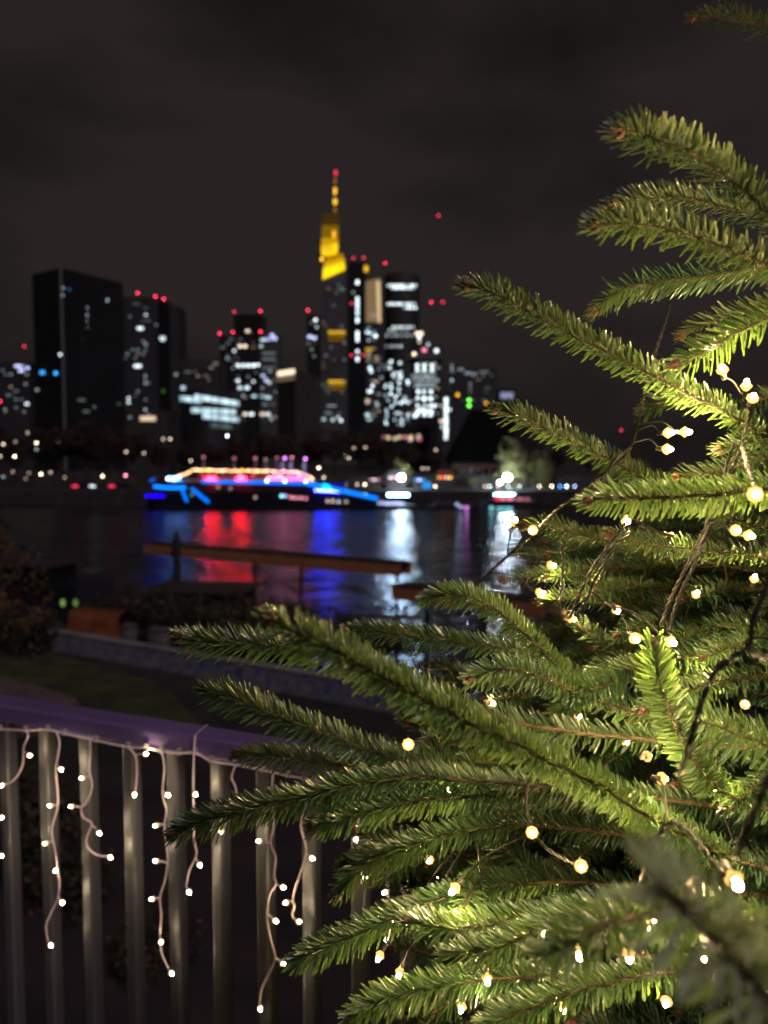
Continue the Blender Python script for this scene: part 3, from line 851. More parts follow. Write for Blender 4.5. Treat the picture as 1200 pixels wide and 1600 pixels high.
# masts for the lone red lights
for px, pys, D, lab in ((685, (337,), 1300, 'very thin high mast ending in the highest lone red light'), (674, (472,), 900, 'thin mast with the left one of two level red lights'), (692, (472,), 900, 'thin mast with the right one of two level red lights'),
                        (971, (672,), 500, 'thin mast with a faint red light behind the fir branch')):
    e = building(px, D, lab, 'mast', 'radio_mast')
    MB().tube([(P(px, 700, D).x, D, CZ), P(px, pys[0] + 2, D)], [.25, .12], 5).build('pole', M['lamp_metal'], e)
    for py in pys: warn(e, D - .5, px, py, .32 if px != 674 else .6)

# ------------------------------------------------------------------ far bank lamps, cars, boats
LM = {}
def lamp(px, py, D, c='ww', I=.5, s=2.4, label='', group=None, gz=None, sample=False, L=None):
    ground = (QZ if D < 186.5 else QZ + 3.19) if gz is None else gz
    loc = P(px, py, D); I *= 1.3
    e = empty('street_lamp', (loc.x, D, ground)); tag(e, label, 'street lamp', group)
    r = s / 2 * D / 1203
    hgt = max(loc.z, ground + .6)
    MB().tube([(loc.x, D + r * 1.2, ground), (loc.x, D + r * 1.2, hgt - r * .5), (loc.x, D + r * .2, hgt + r * 1.25)], [.09, .06, .05], 6).build('pole', M['lamp_metal'], e)
    MB().ball((loc.x, D, hgt), r, 10, 7, sc=(1, 1, .9)).build('lantern', emit(COLR[c], L if L else px_light(I, s * .89, s * .89), sample), e)
    if not L: MB().box((loc.x, D, hgt + r * 1.15), (r * 1.6, r * 1.6, r * .4)).build('lamp_cap', M['lamp_metal'], e)
    return e
gA = 'lamps on the far left bank'
for px, py, I, c, lab in ((57, 692, .8, 'ww', 'bright warm lamp highest in the left bank trees'), (23, 713, .9, 'ww', 'brightest warm lamp near the left edge of the far bank'),
        (64, 741, .95, 'ww', 'warm lamp low over the pale quay wall at left'), (160, 744, .85, 'ww', 'single warm lamp on the quay left of the pink lamps'),
        (196, 743, .75, 'pk', 'pinkish lamp, the upper one beside the party boat stern')):
    lamp(px, py, 203 if py < 720 else 185, c, I, 2.4, lab)
for px, py, I, c in ((5, 694, .35, 'ww'), (43, 676, .14, 'ww'), (24, 690, .10, 'ww'), (57, 702, .12, 'cw'), (0, 713, .25, 'ww'), (92, 691, .10, 'ww'), (79, 738, .16, 'ww'), (45, 739, .08, 'ww'),
        (20, 737, .10, 'cr'), (5, 745, .10, 'cw'), (101, 746, .10, 'cr'), (40, 748, .08, 'cr'), (197, 706, .26, 'ww'), (225, 708, .22, 'ww'), (255, 686, .2, 'ww')):
    lamp(px, py, 203 if py < 720 else 185.5, c, I, 2.4, 'dim lamp ' + {5: 'at the left edge, upper one of the left bank' if py < 700 else 'at the very left edge low on the quay wall', 43: 'faintest and highest, below the dim block', 24: 'left of the highest bright warm lamp', 57: 'right under the highest bright warm lamp',
        0: 'cut by the left picture edge beside the brightest warm lamp', 92: 'right of the highest bright warm lamp, below the slab corner', 79: 'upper right of the warm lamp over the quay wall', 45: 'upper left of the warm lamp over the quay wall', 20: 'second from the left edge low on the quay',
        101: 'between the warm wall lamp and the red tail light', 40: 'directly left of the warm lamp over the quay wall', 197: 'left one of two above the party boat stern', 225: 'right one of two above the party boat stern', 255: 'below the cream lit sign, left of the cream lamp'}[px], gA)
for px, py, I, c, lab in ((355, 681, .85, 'w', 'white lamp above the party boat under the curved bright block'), (266, 686, .3, 'ww', 'dim cream lamp under the cream lit sign'),
        (298, 720, .28, 'ww', 'dim lamp just left of the boat light garland'), (540, 711, .45, 'ww', 'pale lamp above the party boat bow'), (545, 716, .25, 'ww', 'faint lamp touching the pale lamp above the bow'),
        (571, 699, .18, 'ww', 'faint lamp right of the pale lamp above the bow'), (498, 731, .95, 'ww', 'bright warm lamp just above the boat bow slope'), (553, 700, .14, 'ww', 'faint upper lamp behind the boat bow'),
        (681, 703, .22, 'cr', 'faint cream lamp left of the black roof'), (660, 732, .2, 'ww', 'dim twin lamp between the two floodlights'), (668, 732, .16, 'ww', 'fainter half of the dim twin lamp between the floodlights'),
        (506, 746, .35, 'ww', 'warm wide lamp where the boat roof ends'), (570, 757, .9, 'ww', 'bright small lamp left of the left floodlight'), (558, 757, .25, 'ww', 'dim lamp left of the small bright lamp')):
    lamp(px, py, 203 if py < 725 else 184, c, I, 2.4, lab)
for px, py, I, c, lab in ((758, 763, .3, 'cr', 'dim cream lamp left under the right floodlight'), (778, 764, .45, 'pk', 'pinkish lamp under the right floodlight'), (794, 766, .35, 'w', 'pale lamp right under the right floodlight'),
        (812, 768, .3, 'w', 'pale low lamp right of the right floodlight'), (843, 766, .6, 'ww', 'warm lamp, first one right of the lit olive tree'), (862, 768, .9, 'ww', 'bright warm lamp, second one right of the lit olive tree'),
        (885, 770, .9, 'w', 'white lamp at the far right of the quay by the fir'), (875, 779, .6, 'b', 'small blue lamp below the white one at right'), (898, 764, .5, 'li', 'lilac lamp half hidden by the fir twigs'),
        (765, 776, .55, 'w', 'white lamp at the left end of the red boat lights'), (680, 760, .75, 'ww', 'warm lamp above the little market stall'), (692, 756, .5, 'am', 'amber lamp above the market stall right side'), (650, 764, .5, 'ww', 'warm lamp right of the left floodlight'), (606, 758, .3, 'pk', 'pinkish lamp left of the left floodlight')):
    lamp(px, py, 183, c, I, 2.4, lab)
# the two floodlights that light the trees and the water
lamp(627, 746, 178, 'fw', 1, 9.0, 'left large white floodlight glaring on the quay', L=300, sample=True)
lamp(793, 746, 178, 'fw', 1, 9.5, 'right large white floodlight glaring in front of the olive tree', L=400, sample=True)
lamp(781, 754, 178, 'fw', 1, 6.0, 'smaller floodlight to the lower left of the right large one', L=30, sample=True)

# market stalls and people-high lights at the quay edge (x 590-710)
def stall(px, py, w, h, D, c, I, label, roof, rm):
    loc = P(px, py, D); k = D / 1203; W, H = w * k, h * k
    e = empty('market_stall', (loc.x, D, QZ)); tag(e, label, 'stall', 'market stalls on the far quay')
    MB().box((loc.x, D + 1.3, QZ + H * .25), (W, 2, H * .5)).build('counter', M['timber_dark'], e)
    for s in (-1, 1):
        MB().box((loc.x + s * W * .47, D + .4, QZ + H * .72), (.12, .12, H * .44)).build('post', M['timber_dark'], e)
    MB().add([(loc.x - W * .6, D - .3, QZ + H), (loc.x + W * .6, D - .3, QZ + H), (loc.x + W * .6, D + 2.8, QZ + H), (loc.x - W * .6, D + 2.8, QZ + H), (loc.x - W * .3, D + 1.2, QZ + H * 1.35), (loc.x + W * .3, D + 1.2, QZ + H * 1.35)],
             [(0, 1, 5, 4), (1, 2, 5), (2, 3, 4, 5), (3, 0, 4), (3, 2, 1, 0)]).build('roof', rm, e)
    n = max(2, int(w / 6))
    for i in range(n):
        inst('lamp', unit_box(emit(COLR[c[i % len(c)]], px_light(I * (.6 + .4 * ((i * 3) % 2)), 3, 3))), e, (loc.x + W * ((i + .5) / n - .5) * .9, D + .2, QZ + H * .82), (0, 0, 0), (3 * k, .2, 3 * k))
stall(620, 768, 30, 22, 181, ['w', 'pk', 'w', 'w'], .7, 'market stall right below the left floodlight', 1, M['pale'])
stall(655, 772, 18, 18, 180, ['b', 'li'], .6, 'small market stall with blue lamps', 1, M['hull'])
stall(695, 768, 26, 22, 181, ['am', 'r', 'ww'], .6, 'market stall with an orange red glow', 1, mat('red_canvas', (.25, .06, .03), .8))
stall(585, 770, 20, 18, 181, ['pk', 'w'], .35, 'market stall behind the bow of the party boat', 1, M['roof_black'])
e = empty('blue_tent', P(667, 775, 178).xy.to_3d() + Vector((0, 0, QZ))); tag(e, 'small tent glowing deep blue on the quay', 'tent')
q = P(667, 771, 178)
MB().ball((q.x, 178, QZ + .9), 1.0, 12, 8, sc=(1.15, 1, 1.0)).build('canopy', emit(COLR['b'], .85), e)
MB().box((q.x, 178, QZ + .1), (2.4, 2, .2)).build('base', M['hull'], e)

# cars on the river road
def far_car(px, D, label, front):
    x = P(px, 757, D).x
    e = empty('parked_car', (x, D, QZ + 3.2 if D > 187 else QZ)); z0 = e.location.z
    tag(e, label, 'car', 'cars on the far quay road')
    b_ = MB()
    prof = [(-2.1, .35), (-2.1, .8), (-1.5, .95), (-.9, 1.42), (.7, 1.45), (1.4, .98), (2.1, .85), (2.15, .35)]
    n = len(prof); vs = [(x + a_, D - .85, z0 + c_) for a_, c_ in prof] + [(x + a_, D + .85, z0 + c_) for a_, c_ in prof]
    b_.add(vs, [tuple(range(n)), tuple(range(2 * n - 1, n - 1, -1))] + [(i, n + i, n + (i + 1) % n, (i + 1) % n) for i in range(n)]).build('body', M['hull'], e)
    for wx in (-1.3, 1.3):
        MB().tube([(x + wx, D - .92, z0 + .33), (x + wx, D - .6, z0 + .33)], .33, 12).build('wheel', M['roof_black'], e)
    for s, c, nm in ((-1, 'r', 'tail_light'), (1, 'w', 'headlight')):
        if (s == 1) != front and front is not None: continue
        inst(nm, unit_box(emit(COLR[c], px_light(.8, 9, 3.4))), e, (x + s * 2.0, D - .9, z0 + .72), (0, 0, 0), (1.3, .12, .4))
far_car(133, 181, 'dark car with a red tail light and a white headlight on the quay', None)
far_car(190, 182, 'dark car showing one red light left of the party boat', False)

# ---- party boat
D = 158
e = empty('party_boat', P(400, 795, D).xy.to_3d() + Vector((0, 0, WZ))); tag(e, 'long party boat outlined in blue light strips with a warm light garland', 'boat')
def X(px, d=D): return P(px, 770, d).x
def Z(py, d=D): return P(400, py, d).z
# hull: plan outline lofted
mb = MB(); st = [(226, 776, 0.55), (240, 770, .9), (300, 768, 1.0), (480, 768, 1.0), (560, 776, .8), (600, 783, .45), (616, 788, .06)]
vs, fs = [], []
for px, py, wd in st:
    for (yy, zz) in ((-3.4 * wd, 0), (-2.6 * wd, 1), (2.6 * wd, 1), (3.4 * wd, 0)):
        vs.append((X(px), D + 3.4 + yy, Z(py) if zz == 0 else WZ - .5))
for i in range(len(st) - 1):
    for k in range(4):
        a_, b_ = i * 4 + k, i * 4 + (k + 1) % 4
        fs.append((a_, b_, b_ + 4, a_ + 4))
fs.append((3, 2, 1, 0)); q = (len(st) - 1) * 4; fs.append((q, q + 1, q + 2, q + 3))
mb.add(vs, fs).build('hull', M['hull'], e)
MB().box(((X(320) + X(540)) / 2, D + 3.4, (Z(768) + Z(754)) / 2), (X(540) - X(320), 5.0, Z(754) - Z(768) - .05)).build('cabin', M['hull'], e)
MB().box(((X(262) + X(492)) / 2, D + 3.4, Z(751)), (X(492) - X(262), 5.6, .3)).build('upper_deck', M['deck_white'], e)
def strip(pts, c, I, th=.36, name='light_strip', d=D, sample=False, smp=None):
    v = [P(px, py, d) for px, py in pts]
    for i in range(len(v) - 1):
        mb = MB(); mb.beam(v[i], v[i + 1], .12, th)
        mb.build(name, emit(COLR[c] if isinstance(c, str) else c, I, sample), e)
BL = (0.0, .16, .92)
strip([(240, 760), (262, 762), (290, 762)], BL, 3.2, .55, d=D - .3, sample=True)
strip([(284, 764), (292, 784)], BL, 1.9, .45, d=D - .35)
strip([(299, 763), (326, 785)], BL, 1.9, .55, d=D - .35)
strip([(315, 752.5), (400, 753.5), (478, 755)], (0.0, .15, .9), 1.8, .6, d=D - .25)
strip([(478, 755), (512, 762), (590, 779)], (0.0, .17, .95), 2.2, .7, d=D - .25)
strip([(504, 758.5), (516, 762.5)], (0.0, .55, .9), 3.0, .8, d=D - .4)
strip([(227, 775), (257, 775)], (.01, .0, .95), 3.2, .45, d=D - .2, sample=True)
strip([(234, 752), (242, 748)], BL, 1.2, .35, d=D - .2)
for px, py in ((270, 748), (276, 748)):
    inst('deck_lamp', unit_box(emit(COLR['cy'], 5)), e, P(px, py, D - .4), (0, 0, 0), (.4, .3, .4))
# hull skirt lights in red and blue that colour the water
for p0, p1, cc, I in ((323, 337, (1, .003, .010), 330), (370, 383, (1, .003, .010), 330), (418, 470, (.95, .05, .22), 20), (492, 534, (.015, .02, 1), 150), (262, 280, (.01, .22, 1), 105)):
    mb = MB(); mb.beam(P(p0, 747 if p0 < 480 else 766, D - .1), P(p1, 747 if p0 < 480 else 768, D - .1), .12, .30)
    mb.build('flood_strip', emit(cc, I, True), e)
# garland and railing
gar = [(258, 748), (266, 748), (278, 745), (292, 739), (304, 734), (330, 735), (360, 735.5), (400, 736), (440, 737), (468, 738), (480, 744), (489, 749)]
for i in range(len(gar) - 1):
    (xa, ya), (xb, yb) = gar[i], gar[i + 1]
    n = max(1, int((xb - xa) / 4.5))
    for k in range(n):
        t = (k + .5) / n; px, py = xa + (xb - xa) * t, ya + (yb - ya) * t + random.Random(i * 9 + k).uniform(-.8, .8)
        I = .62 * random.Random(i * 31 + k).uniform(.5, 1.4)
        c = (1.0, .56, .27) if px < 420 else random.Random(int(px)).choice([(1., .62, .36), (1., .4, .5), (1., .5, .6)])
        inst('garland_bulb', unit_box(emit(c, px_light(I, 3, 2.6))), e, P(px, py, D - .3), (0, 0, 0), (3 * D / 1203, .2, 2.6 * D / 1203))
MB().tube([P(px, py - 1.5, D + .2) for px, py in gar], .05, 5).build('garland_cable', M['cord_black'], e)
for px in range(300, 480, 15):
    MB().tube([P(px, 751, D + .3), P(px, 735, D + .3)], .05, 5).build('awning_post', M['lamp_metal'], e)
strip([(310, 743), (355, 745), (400, 746), (455, 746)], (1, .12, .08), .55, .32, 'red_strip', d=D)
for px, py, c, I in ((262, 748, 'cr', .8), (273, 749, 'w', 1.0), (417, 751.5, 'w', 1.0), (445, 752, 'w', 1.0), (478, 752, 'ww', 1.0), (420, 746, 'ww', .4), (438, 744, 'ww', .5), (488, 750, 'am', .5),
        (376, 744, 'pk', .6), (430, 744, 'pk', .6), (468, 743, 'pk', .8), (474, 748, 'pk', .6), (395, 742, 'r', .4), (325, 735, 'y', .7), (348, 736, 'ww', .5), (378, 735, 'am', .7)):
    lit(e, D - .5, px, py, 3, 3, c, I, 'deck_lamp')
for px, py, c, I in ((440, 775, 'cy', .7), (446, 775, 'li', .4), (455, 777, 'pk', .45), (462, 778, 'pk', .4), (470, 778, 'pk', .45), (478, 779, 'pk', .3), (300, 773, 'dg', .14), (399, 777, 'cr', .14), (512, 783, 'cr', .25), (520, 783, 'cr', .28), (529, 784, 'w', .25), (541, 784, 'cr', .18), (341, 761, 'ww', .10), (360, 763, 'ww', .09)):
    lit(e, D + .12 if py > 770 else D + .8, px, py, 3.5, 3.5, c, I, 'porthole')
for px, py, c, I in ((433, 715, 'pk', .12), (445, 716, 'pu', .75), (456, 715, 'pk', .35), (477, 717, 'pu', .85), (318, 714, 'pk', .16), (366, 716, 'pk', .13), (399, 716, 'pk', .22), (415, 718, 'cr', .10)):
    MB().tube([P(px, 750, D + .5), P(px, py, D + .5)], .10, 6).build('flag_pole', mat('lilac_pole', (.5, .35, .6), .5) if px == 433 else bpy.data.materials['lilac_pole'] if 'lilac_pole' in bpy.data.materials else M['deck_white'], e)
    lit(e, D + .2, px, py, 3, 3, c, I, 'pole_light')
for px in (441, 454, 475):
    inst('pole_light', unit_box(emit(COLR['li'], .5)), e, P(px, 728, D + .2), (0, 0, 0), (.35, .2, 1.6))

# second boats along the quay, right
def quay_boat(p0, p1, wl, tp, D, label, lights):
    x0, x1 = P(p0, wl, D).x, P(p1, wl, D).x; zt = P(600, tp, D).z
    e = empty('moored_boat', ((x0 + x1) / 2, D, WZ)); tag(e, label, 'boat', 'small boats moored at the far quay')
    L_ = x1 - x0
    out = [(x0, D + 1.5), (x0 + L_ * .08, D), (x1 - L_ * .2, D), (x1, D + 1.6), (x1 - L_ * .2, D + 3.2), (x0 + L_ * .08, D + 3.2)]
    hh = (zt - WZ)
    MB().prism(out, WZ - .3, WZ + hh * .55).build('hull', M['hull'], e)
    MB().box((x0 + L_ * .42, D + 1.6, WZ + hh * .78), (L_ * .5, 2.2, hh * .44)).build('cabin', M['tower_mid'], e)
    for px, py, w_, h_, c, I in lights:
        lit(e, D - .2, px, py, w_, h_, c, I, 'deck_light')
quay_boat(566, 655, 799, 785, 160, 'low dark boat with a long lilac white light left of centre quay', [(595, 786, 10, 4, 'li', .5), (606, 787, 12, 4, 'li', .65), (618, 787, 12, 4, 'li', .6), (628, 787, 8, 3, 'li', .45)])
quay_boat(665, 750, 801, 786, 160, 'low dark boat with dim violet lamps between the floodlights', [(720, 792, 5, 3, 'li', .3), (729, 793, 5, 4, 'pu', .5), (714, 788, 4, 3, 'li', .3)])
quay_boat(752, 850, 803, 774, 162, 'moored boat with pink and turquoise lights under the right floodlight', [(777, 779, 8, 5, 'r', .9), (786, 779, 6, 5, 'pk', .7), (797, 779, 10, 5, 'pk', .8), (812, 780, 12, 4, 'pk', .3), (824, 780, 8, 4, 'pk', .2), (782, 795, 12, 5, 'cy', .6), (795, 795, 12, 5, 'cy', .65), (818, 796, 6, 3, 'w', .2), (768, 793, 6, 3, 'cy', .3)])
# lights that make the tall pale reflections
for px, D_, c, L_, w_, lab in ((788, 170, (.30, .78, 1), 34, 4.4, 'pale blue spotlight low on the quay under the right floodlight'), (622, 170, (.35, .62, 1), 40, 4.6, 'pale blue spotlight low on the quay under the left floodlight'), (567, 170, (.35, .6, 1), 22, 1.2, 'small blue spotlight on the quay near the boat bow')):
    q = P(px, 782, D_)
    e = empty('quay_spotlight', (q.x, D_, QZ - 1.4)); tag(e, lab, 'spotlight')
    MB().box((q.x, D_ + .4, QZ - .9), (w_ * 1.05, .5, .8)).build('housing', M['lamp_metal'], e)
    MB().box((q.x, D_ + .1, QZ - .9), (w_, .08, .45)).build('lamp_glass', emit(c, L_, True), e)
    MB().box((q.x, D_ + 1.6, QZ - .9), (.3, 2, .2)).build('bracket', M['lamp_metal'], e)

# ------------------------------------------------------------------ middle ground: gangways, moored boats, bank clutter
def gangway(pa, pb, z, label, posts, w=1.3, h=.62):
    a = Pz(*pa, z); b = Pz(*pb, z); mid = (a + b) / 2
    e = empty('gangway', (mid.x, mid.y, WZ)); tag(e, label, 'jetty', 'brown timber gangways over the water')
    d = (b - a).normalized(); n = Vector((d.y, -d.x, 0))
    if n.y > 0: n = -n
    off = -n * (w / 2)
    L_ = (b - a).length; npl = int(L_ / 1.6)
    for i in range(npl):      # fascia boards, one by one
        p0 = a + d * (L_ * i / npl + .01); p1 = a + d * (L_ * (i + 1) / npl - .01)
        mb = MB(); mb.beam(p0 - Vector((0, 0, h / 2 + .12)), p1 - Vector((0, 0, h / 2 + .12)), .08, h)
        mb.build('fascia_board', M['timber'], e)
    mb = MB(); mb.beam(a + off - Vector((0, 0, .06)), b + off - Vector((0, 0, .06)), w, .12); mb.build('deck', M['timber_dark'], e)
    mb = MB(); mb.beam(a + off * 1.9 - Vector((0, 0, h / 2 + .12)), b + off * 1.9 - Vector((0, 0, h / 2 + .12)), .08, h); mb.build('rear_beam', M['timber'], e)
    for t0_, t1_ in zip(posts, posts[1:]):
        mb = MB(); mb.tube([a.lerp(b, t0_) + off + Vector((0, 0, -.9)), a.lerp(b, t1_) + off + Vector((0, 0, -2.6))], .05, 6); mb.build('brace', M['timber_dark'], e)
    for t in posts:
        q = a.lerp(b, t) + off
        MB().tube([(q.x, q.y, WZ - 1), (q.x, q.y, z - .15)], .11, 8).build('post', M['timber_dark'], e)
gangway((225, 848), (626, 880), -4.0, 'long brown timber gangway on thin posts in front of the red reflections', (.12, .46, .64, .97))
gangway((612, 913), (850, 940), -4.0, 'shorter brown gangway passing behind the fir branches', (.2, .6, .95), h=.55)
# mooring pole with a rounded head
q = Pz(277, 925, -7.0)
e = tag(empty('mooring_post', (q.x, q.y, WZ)), 'dark mooring post with a round head in the blue reflection', 'post')
zt = P(277, 832, q.y).z
MB().tube([(q.x, q.y, WZ - 1), (q.x, q.y, zt - .5), (q.x, q.y, zt - .3)], [.30, .27, .2], 10).build('pile', M['timber_dark'], e)
MB().ball((q.x, q.y, zt - .15), .2, 10, 7).build('pile_cap', M['timber_dark'], e)

def moored(px0, px1, yb, yt, z, label, extra):
    a = Pz(px0, yb, WZ + .3); b = Pz(px1, yb + 12, WZ + .3)
    d = (b - a); L_ = d.length; d.normalize(); n = Vector((-d.y, d.x, 0))
    mid = (a + b) / 2
    e = empty('moored_barge', (mid.x, mid.y, WZ)); tag(e, label, 'boat')
    wdt = 4.2
    pts = [a, a + d * (L_ * .86), b + n * wdt * .5, a + d * (L_ * .86) + n * wdt, a + n * wdt]
    MB().prism([(p.x, p.y) for p in pts], WZ - .6, WZ + 1.3).build('hull', M['hull'], e)
    c0 = a + d * (L_ * .12) + n * .5; c1 = a + d * (L_ * .62) + n * .5
    ang = math.atan2(d.y, d.x); cc = (c0 + c1) / 2 + n * 1.5
    MB().box((cc.x, cc.y, WZ + 1.85), ((c1 - c0).length, 3, 1.1), ang).build('cabin', M['tower_dark'], e)
    MB().box((cc.x, cc.y, WZ + 2.48), ((c1 - c0).length + .6, 3.4, .16), ang).build('roof', M['tower_brown'], e)
    for k in range(6):
        q = c0.lerp(c1, (k + .5) / 6) - n * .03
        inst('window', unit_box(dk), e, (q.x, q.y, WZ + 1.95), (0, 0, ang), (.7, .08, .5))
    for k in range(9):
        q = a.lerp(b, .02 + .1 * k) + n * .15
        MB().tube([(q.x, q.y, WZ + 1.3), (q.x, q.y, WZ + 2.2)], .025, 5).build('stanchion', M['lamp_metal'], e)
    mb = MB(); mb.beam((a + n * .15).xy.to_3d() + Vector((0, 0, WZ + 2.2)), (a + d * L_ * .84 + n * .15).xy.to_3d() + Vector((0, 0, WZ + 2.2)), .04, .04); mb.build('rail', M['lamp_metal'], e)
    return e
moored(190, 480, 985, 0, 0, 'dark moored barge with a low cabin behind the graffitied wall', 0)
moored(-60, 150, 930, 0, 0, 'dark moored barge at left partly hidden by the amber tree', 0)
# two green signal lamps
for i, px in enumerate((98, 118)):
    q = P(px, 942, 38.5)
    e = tag(empty('signal_lamp', (q.x, q.y, BZ)), ('left' if i == 0 else 'right') + ' one of two small green lamps above the orange tarpaulin', 'lamp', 'green signal lamps')
    MB().tube([(q.x, q.y, BZ), (q.x, q.y, q.z - .12)], .03, 6).build('pole', M['lamp_metal'], e)
    MB().ball(q, .12, 8, 6, sc=(1, 1, 1.6)).build('lantern', emit((.45, .8, .18), .40 if i == 0 else .25), e)
# orange tarpaulin over a stack behind the wall
q0 = P(105, 990, 35.3); q1 = P(186, 1000, 34.6)
mb = MB(); rr = random.Random(5)
nx, nz = 9, 4; zt0 = P(105, 955, 35.3).z; zt1 = P(186, 962, 34.6).z
vs, fs = [], []
for j in range(nz + 1):
    for i in range(nx + 1):
        t = i / nx; p = q0.lerp(q1, t); zt = zt0 + (zt1 - zt0) * t - .22 * math.sin(t * math.pi) + rr.uniform(-.05, .05)
        vs.append((p.x + rr.uniform(-.04, .04), p.y + .25 * (j / nz) + rr.uniform(-.06, .06), BZ + (zt - BZ) * j / nz))
for i in range(nx + 1):
    p = q0.lerp(q1, i / nx); vs.append((p.x, p.y + 1.6, zt0 - .1))
for i in range(nx + 1):
    p = q0.lerp(q1, i / nx); vs.append((p.x, p.y + 1.8, BZ))
for j in range(nz + 2):
    for i in range(nx):
        a_ = j * (nx + 1) + i; fs.append((a_, a_ + 1, a_ + nx + 2, a_ + nx + 1))
o = top('tarpaulin', mb.add(vs, fs), M['orange'], (q0.x / 2 + q1.x / 2, q0.y, BZ), True)
tag(o, 'crumpled orange tarpaulin draped over cargo behind the graffitied wall', 'tarpaulin')
# pale bundles behind the wall
for i, (px, py, w_, lab) in enumerate(((202, 978, .9, 'small pale bundle just right of the orange tarpaulin'), (250, 984, 1.3, 'longer pale bundle lying behind the wall right of the small one'))):
    q = P(px, py, 33.2 - i * 1.2)
    mb = MB(); n = 8
    mb.ball((q.x, q.y, q.z), .2, 12, 7, sc=(w_ * 2.2, 1.4, .65)); mb.box((q.x, q.y, (q.z + BZ) / 2 - .05), (w_ * .7, .4, q.z - BZ - .1))
    o = top('canvas_bundle', mb, M['pale'], (q.x, q.y, BZ), True); tag(o, lab, 'bundle', 'pale canvas bundles')
# dark shrubs on the bank under the bridge and behind the wall
V, F = leaf_crown(21, 3200, 1.0, .62, .045, 18)
shrub = np_mesh('shrub', V, F, mat('dark_shrub_leaves', (.030, .034, .014), .6, var=.5, vscale=2, col2=(.07, .05, .02)))
for i, (px, py, s, lab) in enumerate(((30, 1330, 1.7, 'large dark shrub below the railing at the left edge'), (100, 1400, 1.0, 'smaller dark shrub right of the large one below the railing'),
        (230, 1500, .8, 'low dark shrub under the light string, by the middle balusters'), (330, 1010, 1.3, 'dark shrub at the wall end near the brown gangway'), (420, 975, 1.5, 'dark shrub behind the upper left fir branch tip'), (540, 985, 1.4, 'reddish dark shrub on the water side behind the fir'),
        (20, 1000, 2.0, 'dark shrub at the foot of the amber tree'), (235, 962, 1.7, 'dark shrub below the mooring post with the round head'), (300, 968, 1.5, 'dark shrub right of the one below the mooring post'),
        (372, 978, 1.8, 'wide dark shrub in front of the red reflections'), (468, 985, 1.7, 'dark shrub in front of the deep blue reflection'), (170, 958, 1.4, 'dark shrub just behind the orange tarpaulin'), (610, 1010, 1.7, 'dark shrub below the end of the long gangway'))):
    q = Pz(px, py, BZ + (.2 if py > 1200 else .6)); o = bpy.data.objects.new('shrub', shrub); COL.objects.link(o)
    o.location = (q.x, q.y, BZ + .55 * s); o.scale = (s, s, s); o.rotation_euler = (0, 0, i * 1.3); tag(o, lab, 'shrub', 'dark shrubs on the bank')

# ------------------------------------------------------------------ railing on the bridge
def rail_pt(px, off=0.0):
    """point of the railing line seen in column px (off towards the camera)"""
    u = (px - 600) / 1203
    y = 1.268 / (1 + .415 * u) ; return Vector((u * y, y, 0)) + RN * off
RD = Vector((1, -.415, 0)).normalized(); RN = Vector((-.415, -1, 0)).normalized()
rail = empty('railing', rail_pt(300).xy.to_3d() + Vector((0, 0, 0))); tag(rail, 'metal bridge railing with a violet lit handrail and upright bars', 'railing')
def rprof(a, b, name, m, w=.060, h=.038, zt=1.1, r=.007):
    prof = []
    for cx_, cy_, a0_ in ((w / 2 - r, -r, 0), (-w / 2 + r, -r, 90), (-w / 2 + r, -h + r, 180), (w / 2 - r, -h + r, 270)):
        for k in range(5):
            an = R(a0_ + k * 22.5); prof.append((cx_ + r * math.cos(an), cy_ + r * math.sin(an)))
    n = len(prof); vs = []
    for p in (a, b):
        for (s_, z_) in prof: vs.append(p + RN * (-s_) + Vector((0, 0, zt + z_)))
    fs = [(i, (i + 1) % n, n + (i + 1) % n, n + i) for i in range(n)] + [tuple(range(n - 1, -1, -1)), tuple(range(n, 2 * n))]
    return MB().add(vs, fs).build(name, m, rail)
jx = rail_pt(72)
rprof(rail_pt(-400), jx - RD * .0012, 'handrail', M['rail_violet_lit']); rprof(jx + RD * .0012, rail_pt(1500), 'handrail', M['rail_violet_lit'])
rprof(rail_pt(-400), rail_pt(1500), 'bottom_rail', M['steel'], .05, .04, .12)
bars = [-62, 0, 63, 128, 197, 267, 338, 410, 484, 563, 642, 722, 806, 894, 986, 1083, 1186]
bar_me = None
for px in [-190, -126] + bars:
    p = rail_pt(px)
    if bar_me is None:
        mb = MB(); hw, hd, rr_ = .0135, .0150, .006
        prof = []
        for cx_, cy_, a0_ in ((hw - rr_, hd - rr_, 0), (-hw + rr_, hd - rr_, 90), (-hw + rr_, -hd + rr_, 180), (hw - rr_, -hd + rr_, 270)):
            for k in range(4):
                an = R(a0_ + k * 30); prof.append((cx_ + rr_ * math.cos(an), cy_ + rr_ * math.sin(an)))
        mb.prism(prof, 0.122, 1.0618); bar_me = mb.mesh('baluster', M['steel'])
    inst('baluster', bar_me, rail, p, (0, 0, math.atan2(RD.y, RD.x)))

